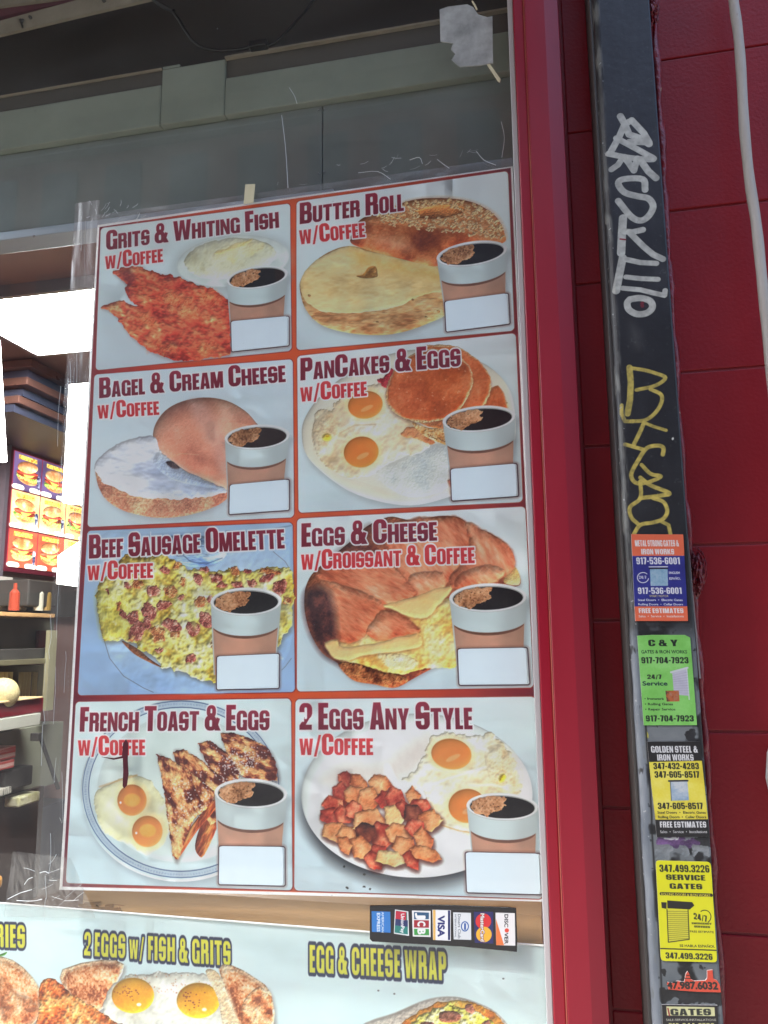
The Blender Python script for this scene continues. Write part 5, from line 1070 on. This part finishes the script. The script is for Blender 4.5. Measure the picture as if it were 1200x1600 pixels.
# ---------------------------------------------------------------- behind the glass: header above the poster
M_dark=mat('dark_recess_board',(44,41,39),.6,c2=(58,55,52),nscale=5,bump=.0006,bscale=40)
M_dk2=mat('brown_steel_strip',(66,62,58),.45,c2=(82,78,72),nscale=7,stretch=(.4,1,1.5))
M_beam=mat('stained_grey_green_beam',(112,118,108),.6,c2=(138,144,132),nscale=7,nmix=.6,bump=.0006,bscale=30,spots=(24,.72,(118,124,114)))
M_galv=mat('galvanised_sheet',(104,110,106),.5,metal=.5,c2=(140,148,144),nscale=3.5,nmix=.6,bump=.0006,bscale=14,spots=(30,.74,(110,116,112)))
M_alu=mat('aluminium_trim',(150,164,172),.3,metal=.5,c2=(166,178,186),nscale=12,stretch=(.2,1,1))
M_crm=mat('stained_cream_trim',(138,130,114),.6,c2=(112,102,88),nscale=18,bump=.001,bscale=60)
M_mar=mat('maroon_board',(74,30,44),.55,c2=(90,36,50),nscale=10)
XR=xb0-.009
def ext(L,y):                                   # continue a measured edge to both ends of the window
    a,b=pp([L[0],L[-1]],y);s=(b[1]-a[1])/(b[0]-a[0]);return s
YH=.10
def zat(px,py,y=YH): return W(px,py,y)[2]
hd=empty('header_panel',(-1.0,YH,zat(300,330)),'grey galvanised steel header panel behind the glass above the poster','header panel')
z_low=np.mean([zat(0,384),zat(130,364)]);z_mid=np.mean([zat(0,372),zat(130,350)]);z_b0=np.mean([zat(0,237),zat(450,172),zat(800,125)]);z_b1=np.mean([zat(0,182),zat(130,162)])
z_b1r=np.mean([zat(357,127),zat(800,60)]);z_b1m=np.mean([zat(285,113),zat(355,100)])
xs1=W(258,130,YH)[0];xs2=W(285,130,YH)[0];xs3=W(357,110,YH)[0]
seamx=W(504,220,YH)[0]
link('panel',box(-2.55,seamx-.0008,YH,YH+.012,z_mid,z_b0-.001,bev=.0008),M_galv,hd);link('panel',box(seamx+.0008,XR,YH,YH+.012,z_mid-.25,z_b0-.001,bev=.0008),M_galv,hd)
link('back_sheet',box(-2.55,seamx-.002,YH+.013,YH+.02,z_mid-.01,z_b0),M_galv,hd)
link('bottom_trim',box(-2.55,W(150,350,YH)[0]+.4,YH-.012,YH+.03,z_low,z_mid,bev=.0015),M_alu,hd)
for a,b in ((498,172),(507,170),(498,271),(506,269)): link('rivet',disc(W(a,b,YH-.0001),(0,-1,0),.0017,.0013,.0018,n=10,seg=((0,1),(.6,.95),(1,.5))),M_bright,hd)
link('rivet',disc(W(53,369,YH-.012),(0,-1,0),.0024,.0018,.002,n=10,seg=((0,1),(.6,.95),(1,.5))),M_bright,hd)
bmx=empty('header_beam',(-1.0,YH-.03,z_b0),'stained grey green lintel beam behind the glass, above the steel panel','beam')
link('face',box(-2.55,xs1,YH-.012,YH+.05,z_b0,z_b1,bev=.002),M_beam,bmx);link('face',box(xs1+.0006,xs3,YH-.012,YH+.05,z_b0,z_b1m,bev=.002),M_beam,bmx)
link('face',box(xs3+.0006,XR,YH-.012,YH+.05,z_b0,z_b1r,bev=.002),M_beam,bmx)
0 and link('lap_joint',box(W(326,180,YH-.036)[0],W(329,180,YH-.036)[0],YH-.0375,YH-.0352,z_b0+.001,z_b1m-.02),M_dk2,bmx)
st=empty('upper_channel',(-1.0,YH-.03,z_b1+.02),'dark brown steel channel with a pale top lip above the grey green beam','steel channel')
zt=np.mean([zat(0,162),zat(240,117)]);ztr=np.mean([zat(357,99),zat(690,47)])
link('web',box(-2.55,xs1,YH-.008,YH+.05,z_b1+.0008,zt),M_dk2,st);link('lip',box(-2.55,xs1,YH-.014,YH-.009,zt-.0006,zt+.001),M_crm,st)
link('web',box(xs3+.001,XR,YH-.008,YH+.05,z_b1r+.0008,ztr),M_dk2,st);link('lip',box(xs3,XR,YH-.016,YH-.009,ztr-.0005,ztr+.0028),M_crm,st)
link('end_plate',box(xs1+.001,xs2,YH-.011,YH+.04,z_b1m+.0008,zt+.004),M_beam,st)
link('recess_board',box(-2.55,XR,YH+.055,YH+.075,z_b0,2.79),M_dark,label='dark board closing the space above the steel channel',cat='board')
tb=empty('sagging_trim',(-.9,.03,2.25),'maroon board with a stained cream trim sagging in at the top left of the window','trim board')
link('board',prism(pp([(-160,60),(150,-6),(150,-60),(-160,-60)],.05),.05,.062),M_mar,tb)
link('trim',prism(pp([(-160,95),(0,57),(120,28),(240,0),(300,-14),(300,-40),(160,-8),(100,8),(0,35),(-160,74)],.047),.044,.049),M_crm,tb)
link('trim',prism(pp([(-60,22),(0,12),(70,3),(150,-8),(150,-14),(60,-5),(0,2),(-60,10)],.047),.044,.049),M_crm,tb)
for a,b in ((34,33),(163,2),(48,28)): link('screw',disc(W(a,b,.0438),(0,-1,0),.003,.0025,.004,n=10,seg=((0,1),(.6,1),(1,.7))),M_dkst,tb)
bm=tube([W(a,b,.042) for a,b in ((36,30),(33,36),(35,43))],.0016,n=6);link('bent_nail',bm,M_dkst,tb)
# hanging power cable with its inline block
M_blk=mat('black_cable_rubber',(6,7,8),.5)
cb=empty('power_cable',(-.62,.035,2.2),'thin black cable with an inline plug sagging across the top of the window','cable')
pth=spline([tuple(W(a,b,.035)) for a,b in ((225,-14),(240,0),(256,12),(268,17),(277,27),(290,48),(303,65),(320,75),(345,79),(372,77),(392,73))],5)
link('cord',tube(pth,.0024,n=8),M_blk,cb,smooth_=True)
pth=spline([tuple(W(a,b,.035)) for a,b in ((418,71),(428,68),(440,57),(458,38),(476,18),(492,-4),(500,-20))],5);link('cord',tube(pth,.0023,n=8),M_blk,cb,smooth_=True)
A_,B_=W(388,73,.035),W(420,68,.035);mid=(Vector(A_)+Vector(B_))/2;bm=box(-.0145,.0145,-.006,.006,-.0058,.0058,bev=.002);bmesh.ops.rotate(bm,verts=bm.verts,matrix=Matrix.Rotation(-math.atan2(B_[2]-A_[2],B_[0]-A_[0]),3,'Y'));bmesh.ops.translate(bm,verts=bm.verts,vec=mid);link('plug_block',bm,M_blk,cb)
bm=tube([W(a,b,.035) for a,b in ((244,2),(258,11),(271,18))],.0034,n=8);link('strain_relief',bm,M_blk,cb)
for a,b in ((340,45),(361,101)):
    link('led_speck',disc(W(a,b,YH+.053-.002),(0,-1,0),.0012,.0008,.0015,n=8),M_bright,label='tiny bright screw head on the dark board %s'%('beside the cable' if a<350 else 'above the steel channel'),cat='screw')

# wooden ledge between the posters
M_wood=mat('worn_pine_ledge',(160,122,80),.5,c2=(188,150,104),nscale=14,nmix=.5,bump=.0006,bscale=60,stretch=(.25,1,2.5),spots=(26,.68,(116,78,46)))
zw0=W(400,1480,.03)[2]
wd=empty('window_ledge',(-.4,.03,zw0),'worn tan wooden ledge showing between the two posters','ledge')
xl=W(128,1430,.012)[0]
link('board',box(xl,XR,.012,.06,W(128,1450,.012)[2],W(128,1385,.012)[2]-.0,bev=.001),M_wood,wd)
bm=bmesh.new();q=random.Random(2)
for k in range(14):
    x=xl+q.uniform(-.03,.035);z=W(128,1425,.012)[2]+q.uniform(-.012,.012);prism(rounded([(x,z),(x+q.uniform(.01,.03),z+.002),(x+q.uniform(.01,.03),z-.004),(x,z-.003)],.001,2),.0112-k*.0001,.0119,bm)
link('splinter',bm,mat('splintered_dark_wood',(92,66,44),.7,c2=(150,110,66),nscale=40),wd,kind='stuff')

# ---------------------------------------------------------------- the room
XW=-3.35
M_cei=mat('brown_grey_ceiling',(100,78,74),.45,c2=(114,90,84),nscale=3,bump=.0006,bscale=10)
M_room=mat('room_wall',(120,94,90),.6,c2=(134,106,100),nscale=3)
link('ceiling',box(-5,1.2,.35,6,3.0,3.1),M_cei,kind='structure')
link('room_floor',box(-5,1.2,.3,6,-.1,.0),mat('brown_floor_tile',(70,54,46),.4,c2=(84,66,56),nscale=6),kind='structure')
link('room_side_wall',box(XW-.15,XW,.3,6,0,3.0),M_room,kind='structure');link('room_back_wall',box(XW+.001,1.2,5.6,5.75,0,3.0),mat('brown_back_wall',(92,72,62),.6,c2=(112,88,76),nscale=2),kind='structure')
link('room_far_side_wall',box(1.2,1.35,.3,6,0,3.0),M_room,kind='structure')
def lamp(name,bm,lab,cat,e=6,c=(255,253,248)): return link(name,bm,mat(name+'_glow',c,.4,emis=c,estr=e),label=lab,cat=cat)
cl=empty('ceiling_light',(-2.1,2.1,2.94),'large bright white light panel set in the brown ceiling','ceiling light')
link('diffuser',box(-2.52,-1.55,1.79,2.41,2.955,2.97),mat('ceiling_diffuser_glow',(255,255,252),.4,emis=(255,255,252),estr=26),cl)
M_trim=mat('grey_trim',(96,92,94),.4)
for a in ((-2.545,-2.521,1.765,2.435),(-1.549,-1.525,1.765,2.435)): link('trim',box(a[0],a[1],a[2],a[3],2.945,2.999),M_trim,cl)
for a in ((-2.52,-1.55,1.765,1.789),(-2.52,-1.55,2.411,2.435)): link('trim',box(*a,2.945,2.999),M_trim,cl)
# stepped ceiling hood
M_cop=mat('copper_brown_metal',(116,80,68),.3,metal=.5,c2=(96,68,62),nscale=8);M_blu=mat('blue_grey_gap',(40,44,60),.5)
hdm=empty('extractor_hood',(-3.0,3.1,2.5),'stepped copper brown extractor hood hanging from the ceiling at the left','hood')
for k,(a,b) in enumerate(((50,560),(47,574),(43,588),(38,603),(30,617),(24,628))):
    z=2.985-.045*k;p=WZ(a,b,z);mm_=M_cop if k%2==0 else M_blu;ins=0 if k%2==0 else .03
    link('tier',box(XW+.02,p[0]-ins,p[1]+ins,p[1]+1.5,z-.043,z,bev=.004 if k%2==0 else 0),mm_,hdm)
p=WZ(20,650,2.72);link('canopy',prism([(XW+.02,2.755),(XW+.5,2.78),(XW+.5,2.80),(XW+.02,2.80)],3.3,5.0),mat('brown_hood_skirt',(122,90,86),.35,metal=.3,c2=(140,104,98),nscale=3),hdm)
# bright lamp boxes
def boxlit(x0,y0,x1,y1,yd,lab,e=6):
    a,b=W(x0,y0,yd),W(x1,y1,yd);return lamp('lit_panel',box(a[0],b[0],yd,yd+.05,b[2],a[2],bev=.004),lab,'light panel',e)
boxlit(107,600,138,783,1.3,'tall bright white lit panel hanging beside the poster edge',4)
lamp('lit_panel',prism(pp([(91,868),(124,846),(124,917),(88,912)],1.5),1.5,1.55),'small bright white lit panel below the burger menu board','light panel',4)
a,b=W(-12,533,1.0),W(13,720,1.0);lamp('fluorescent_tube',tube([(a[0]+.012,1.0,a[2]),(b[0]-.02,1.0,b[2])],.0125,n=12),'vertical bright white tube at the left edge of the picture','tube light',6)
# burger menu board on the side wall
mb=empty('burger_menu_board',(XW,3.67,1.93),'backlit burger menu board on the side wall inside the shop','menu board')
M_bd=img_mat('burger_print',board,rough=.4,emit=.45)
def sideface(y0,y1,z0,z1,x,u0=0,u1=1,v0=0,v1=1,t=.01):
    bm=box(x,x+t,y0,y1,z0,z1);L=bm.loops.layers.uv.new('uv')
    for f in bm.faces:
        for l in f.loops: l[L].uv=(u0+(u1-u0)*(l.vert.co.y-y0)/(y1-y0),v0+(v1-v0)*(l.vert.co.z-z0)/(z1-z0))
    return bm
by0,by1,bz0,bz1=3.27,4.12,1.95,2.70
link('cabinet',box(XW+.002,XW+.05,by0-.03,by1+.03,bz0-.03,bz1+.03,bev=.004),mat('maroon_cabinet',(96,28,44),.4),mb)
for i in range(3):
    for j in range(3):
        y0=by0+(by1-by0)*i/3;z0=bz0+(bz1-bz0)*j/3;link('menu_tile',sideface(y0+.004,y0+.279,z0+.004,z0+.246,XW+.051,(.08+i*1.04)/3.2,(1.06+i*1.04)/3.2,(.06+j*1.01+.03)/3.1,(1.03+j*1.01)/3.1,.006),M_bd,mb)
M_post2=mat('grey_mullion',(120,112,122),.35,metal=.4)
link('mullion',box(XW+.002,XW+.07,3.19,3.225,1.5,2.85),M_post2,label='grey vertical mullion left of the burger menu board',cat='mullion')
# things on the side wall below, sizes read in the plane of the wall
def wb(name,x0,y0,x1,y1,m,lab,cat,out=.1,off=.003,parent=None,bev=.003):
    a=WX(x0,y0,XW+out);b=WX(x1,y1,XW+out);z1=a[2];z0=WX(x0,y1,XW+out)[2]
    return link(name,box(XW+off,XW+out,a[1],b[1],z0,z1,bev=bev),m,parent,label=lab,cat=cat)
wb('back_counter',-40,895,118,958,M_dark,'dark equipment recess under the burger menu board','recess',.06)
wb('notice',-30,897,17,952,mat('paper_notice',(178,172,164),.7,c2=(166,160,152),nscale=20),'pale paper notice with black lines under the menu board','notice',.075,.065)
for k,yy in enumerate((916,928,940)): wb('notice_line',-2,yy,7,yy+1.6,M_blk,'black ruled mark on the pale paper notice, %s'%['upper','middle','lower'][k],'mark',.079,.076,bev=0)
wb('dark_appliance',46,905,88,947,M_dark,'black appliance box on the wooden shelf','appliance',.3,.08,bev=.01)
wb('bottle',34,934,42,954,mat('beige_bottle',(150,136,110),.4,c2=(120,104,84),nscale=40),'small beige bottle on the wooden shelf','bottle',.2,.1,bev=.008)
for k,(xx,cc,lb) in enumerate(((22,(150,60,40),'red sauce bottle on the wooden shelf, left of the beige bottle'),(60,(170,166,150),'white squeeze bottle on the wooden shelf in front of the black box'),(72,(120,96,50),'mustard brown bottle at the right end of the wooden shelf'))): a=WX(xx,945,XW+.28);link('bottle',disc((XW+.28,a[1],WX(xx,954,XW+.28)[2]),(0,0,1),.03,.028,.16,n=12,seg=((0,1),(.65,1),(.8,.4),(1,.35))),mat('bottle_%d'%k,cc,.35),label=lb,cat='bottle')
wb('wooden_shelf',-40,954,86,961,M_wood,'light wooden shelf on the side wall inside','shelf',.34)
M_inx=mat('stainless_backsplash',(104,104,92),.35,metal=.5,c2=(122,122,108),nscale=4,stretch=(1,1,.4))
wb('backsplash',-40,963,82,1018,M_inx,'grey green stainless backsplash below the wooden shelf','backsplash',.02)
wb('ladle',62,985,80,1012,mat('dark_red_ladle',(74,30,34),.4),'dark red utensil hanging against the stainless backsplash','utensil',.06,.03,bev=.006)
wb('counter_top',-40,1016,80,1034,M_dark,'dark cook top below the backsplash','cook top',.35,bev=.004)
wb('steel_rail',-40,1034,80,1043,mat('steel_rail',(128,124,100),.3,metal=.6,c2=(150,144,116),nscale=10,stretch=(1,.1,1)),'steel rail along the front of the cook top','rail',.38)
M_cupw=mat('cream_cups',(206,194,144),.5,c2=(170,158,120),nscale=6,stretch=(1,8,.2));M_drk=mat('olive_cabinet',(84,80,66),.6,c2=(98,92,76),nscale=5)  # cabinet in a mottled olive grey
wb('cabinet_back',-40,1044,82,1106,M_drk,'olive grey cabinet behind the stacked cups','cabinet',.02)
for k,xx in enumerate((2,9,16,34,39,45,55)): 
    a=WX(xx,1050,XW+.2);zt_=a[2];zb_=WX(xx,1106,XW+.2)[2]
    link('cup_stack',disc((XW+.2,a[1],zb_),(0,0,1),.014,.016,zt_-zb_,n=12),M_cupw,label=['cream cup stack touching the left edge of the picture','cream cup stack just right of the one at the picture edge, behind the melon','cream cup stack half hidden by the right side of the melon','cream cup stack in the middle of the row, first right of the melon','cream cup stack close beside the middle one','cream cup stack last but one on the right of the row','rightmost cream cup stack, next to the pale steel upright'][k],cat='cup stack',group='cup stacks on the counter')
a=WX(4,1084,XW+.45);bm=bmesh.new();bmesh.ops.create_uvsphere(bm,u_segments=24,v_segments=14,radius=.085);bmesh.ops.translate(bm,verts=bm.verts,vec=Vector(a));link('melon',bm,mat('netted_melon',(190,176,132),.7,c2=(160,146,106),nscale=90,bump=.001,bscale=120,nmix=.3),label='round pale netted melon on the counter at the left edge',cat='melon',smooth_=True)
wb('steel_post',79,985,83,1110,mat('pale_steel',(176,172,140),.3,metal=.5),'thin pale steel upright beside the counter','upright',.4,.37)
wb('red_counter',-40,1103,66,1128,mat('red_counter_edge',(112,22,34),.3,c2=(96,16,28),nscale=6),'dark red counter edge above the glass display case','counter',.5,.003)
wb('counter_trim',-40,1101,66,1104,mat('cream_edge',(206,180,136),.4),'thin cream edging on top of the red counter','edging',.52)
wb('case_rail',-40,1130,62,1150,mat('pale_case_rail',(156,156,148),.35,c2=(170,170,160),nscale=8,stretch=(1,.2,1)),'pale metal rail at the top of the display case','rail',.52,.003)
M_case=mat('display_case_inside',(132,134,118),.4,c2=(112,114,102),nscale=3)
wb('display_case',-40,1152,92,1262,M_case,'grey display case with food trays under the red counter','display case',.3)
wb('case_edge',60,1146,66,1158,M_dkst,'dark corner cap of the display case','cap',.55,.5)
A1=WX(62,1148,XW+.53);A2=WX(91,1232,XW+.53);link('case_edge',tube([tuple(A1),tuple(A2)],.012,n=6),M_dkst,label='dark slanting edge of the display case glass',cat='edge')
M_meat=mat('striped_meat',(190,70,66),.5,c2=(226,196,186),nscale=5,nmix=.12,stretch=(1,.3,9))
wb('meat_pack',-40,1178,23,1198,M_meat,'upper striped red and white pack of meat in the case','meat pack',.42,.31);wb('meat_pack',-40,1200,21,1214,M_meat,'lower striped red and white pack of meat in the case','meat pack',.42,.31)
wb('food_tray',8,1206,50,1238,M_dark,'dark food tray in the display case','tray',.4,.31,bev=.01)
wb('salad_tub',30,1246,62,1262,mat('salad_tub',(170,166,110),.4,c2=(206,204,180),nscale=30),'small pale green tub at the bottom of the display case','tub',.42,.31,bev=.01)
wb('wire_rack',-40,1245,17,1256,mat('wire_rack',(60,60,56),.4,c2=(210,208,196),nscale=5,nmix=.1,stretch=(1,30,1)),'bright wire rack at the bottom left of the display case','rack',.42,.31)
wb('lower_cabinet',-60,1266,55,1470,mat('dark_brown_cabinet',(44,30,26),.4,c2=(56,38,32),nscale=4),'dark brown cabinet below the display case','cabinet',.33)
wb('blue_grey_panel',55,1266,96,1470,mat('dark_blue_panel',(58,58,68),.5),'dark blue grey panel beside the brown cabinet','panel',.25)
wb('orange_jar',-14,1375,5,1396,mat('orange_jar',(206,150,70),.4),'small orange jar at the left edge near the bottom','jar',.6,.5,bev=.02)
# narrow view between the side wall and the poster edge
def fb(name,x0,y0,x1,y1,yd,m,lab,cat,t=.1): 
    a,b=W(x0,y0,yd),W(x1,y1,yd);return link(name,box(a[0],b[0],yd,yd+t,b[2],a[2],bev=.004),m,label=lab,cat=cat)
fb('back_shelf',86,925,140,975,4.4,mat('back_shelf_grey',(126,120,112),.5,c2=(96,88,80),nscale=9),'grey shelf unit seen in the gap beside the poster','shelf unit')
fb('back_cabinet',84,1020,140,1052,4.4,M_dark,'black cabinet top in the gap beside the poster','cabinet');fb('bread_loaf',92,1052,112,1066,4.2,mat('pale_bread',(206,186,136),.6),'pale loaf on the back shelf beside the poster','loaf')
fb('amber_box',84,1088,112,1108,4.2,mat('amber_box',(166,104,50),.5),'amber box in the gap beside the poster','box');fb('maroon_bin',86,1128,118,1182,4.2,mat('maroon_bin',(84,26,38),.5),'maroon bin in the gap beside the poster','bin')

# ---------------------------------------------------------------- crumpled plastic film round the poster
mf=bpy.data.materials.new('clear_film');mf.use_nodes=True;n=mf.node_tree;n.nodes.clear()
o_=n.nodes.new('ShaderNodeOutputMaterial');mx=n.nodes.new('ShaderNodeMixShader');tr=n.nodes.new('ShaderNodeBsdfTransparent');gl=n.nodes.new('ShaderNodeBsdfGlossy');gl.inputs['Roughness'].default_value=.24;tr.inputs[0].default_value=(.985,.985,.98,1)
lw_=n.nodes.new('ShaderNodeLayerWeight');lw_.inputs[0].default_value=.35;mr=n.nodes.new('ShaderNodeMapRange');mr.inputs['To Min'].default_value=.06;mr.inputs['To Max'].default_value=.7
n.links.new(lw_.outputs['Facing'],mr.inputs[0]);n.links.new(mr.outputs[0],mx.inputs[0]);n.links.new(tr.outputs[0],mx.inputs[1]);n.links.new(gl.outputs[0],mx.inputs[2]);n.links.new(mx.outputs[0],o_.inputs[0])
from mathutils import noise as mn
def film(P,nx,ny,amp,sc,y,seed,bm):
    V=[]
    for j in range(ny+1):
        r=[]
        for i in range(nx+1):
            u,v=i/nx,j/ny;x=(1-u)*(1-v)*P[0][0]+u*(1-v)*P[1][0]+u*v*P[2][0]+(1-u)*v*P[3][0];z=(1-u)*(1-v)*P[0][1]+u*(1-v)*P[1][1]+u*v*P[2][1]+(1-u)*v*P[3][1]
            c=Vector((x*sc[0],seed,z*sc[1]));d=abs(mn.noise(c))+.5*abs(mn.noise(c*2.3));r.append(bm.verts.new((x+.002*mn.noise(c*.5),y-d*amp,z)))
        V.append(r)
    for j in range(ny):
        for i in range(nx): bm.faces.new((V[j][i],V[j+1][i],V[j+1][i+1],V[j][i+1]))
fl=empty('plastic_film',(-.65,-.003,1.2),'crumpled clear plastic film taped round the left side of the menu poster','plastic film')
bm=bmesh.new();film(pp([(118,318),(156,312),(97,1392),(52,1402)],-.001),12,110,.0007,(110,7),-.0008,1.3,bm);link('side_film',bm,mf,fl)
bm=bmesh.new();film(pp([(150,336),(802,246),(803,262),(152,356)],-.001),120,4,.0006,(24,60),-.0008,4.1,bm);link('top_film',bm,mf,fl)
bm=bmesh.new();film(pp([(20,1330),(110,1340),(150,1434),(8,1432)],-.001),30,40,.0022,(60,18),-.0008,7.7,bm);link('corner_film',bm,mf,fl)
M_cr=mat('film_crease_glint',(214,218,220),.3,spec=.8)
bm=bmesh.new();q=random.Random(12)
def crease_glint(L,r=.00035): tube(spline([tuple(W(a,b,-.0045)) for a,b in L],3),r,bm,n=3)  # highlights on the film's folds, added as thin pale strands
for k in range(26):
    t=q.random();y0=330+t*1040;L=[]
    x=145-52*(y0-330)/1060-q.uniform(3,40)
    for s in range(4): L.append((x+q.uniform(-2,2)-s*1.2,y0+s*q.uniform(12,40)))
    crease_glint(L,q.uniform(.00012,.0003))
for k in range(11): 
    x,y=q.uniform(30,115),q.uniform(1352,1425);a=q.uniform(-.3,.75);l=q.uniform(10,44);crease_glint([(x,y),(x+l*.5*math.cos(a),y-l*.5*math.sin(a)+q.uniform(-1,1)),(x+l*math.cos(a),y-l*math.sin(a))],q.uniform(.0001,.00022))
for k in range(22):
    x,y=q.uniform(128,222),q.uniform(316,352);a=q.uniform(.2,2.4);l=q.uniform(4,14);crease_glint([(x,y),(x+l*.5*math.cos(a)+1,y-l*.5*math.sin(a)),(x+l*math.cos(a),y-l*math.sin(a))],q.uniform(.00012,.00035))
for L in ([(452,137),(460,150),(464,162)],[(440,180),(446,230),(450,294)],[(783,190),(788,215),(784,246)],[(744,236),(756,250),(775,258)],[(683,249),(692,256),(702,263)],[(12,1405),(30,1396),(50,1390)],[(38,1382),(44,1374),(51,1371)],[(62,1364),(70,1362),(76,1364)],[(26,1407),(50,1408),(66,1405)],[(640,250),(655,246),(660,256)],[(560,270),(590,268),(610,280)],[(88,1335),(82,1345),(76,1350)]): crease_glint(L,.0004)
for k in range(16):
    x=q.uniform(400,800);y=300-(x-400)*.115-q.uniform(4,30);l=q.uniform(5,16);a=q.uniform(-.6,1.2);crease_glint([(x,y),(x+l*.5*math.cos(a),y-l*.5*math.sin(a)+1),(x+l*math.cos(a),y-l*math.sin(a))],q.uniform(.0001,.00025))
link('crease_glint',bm,M_cr,fl,kind='stuff')
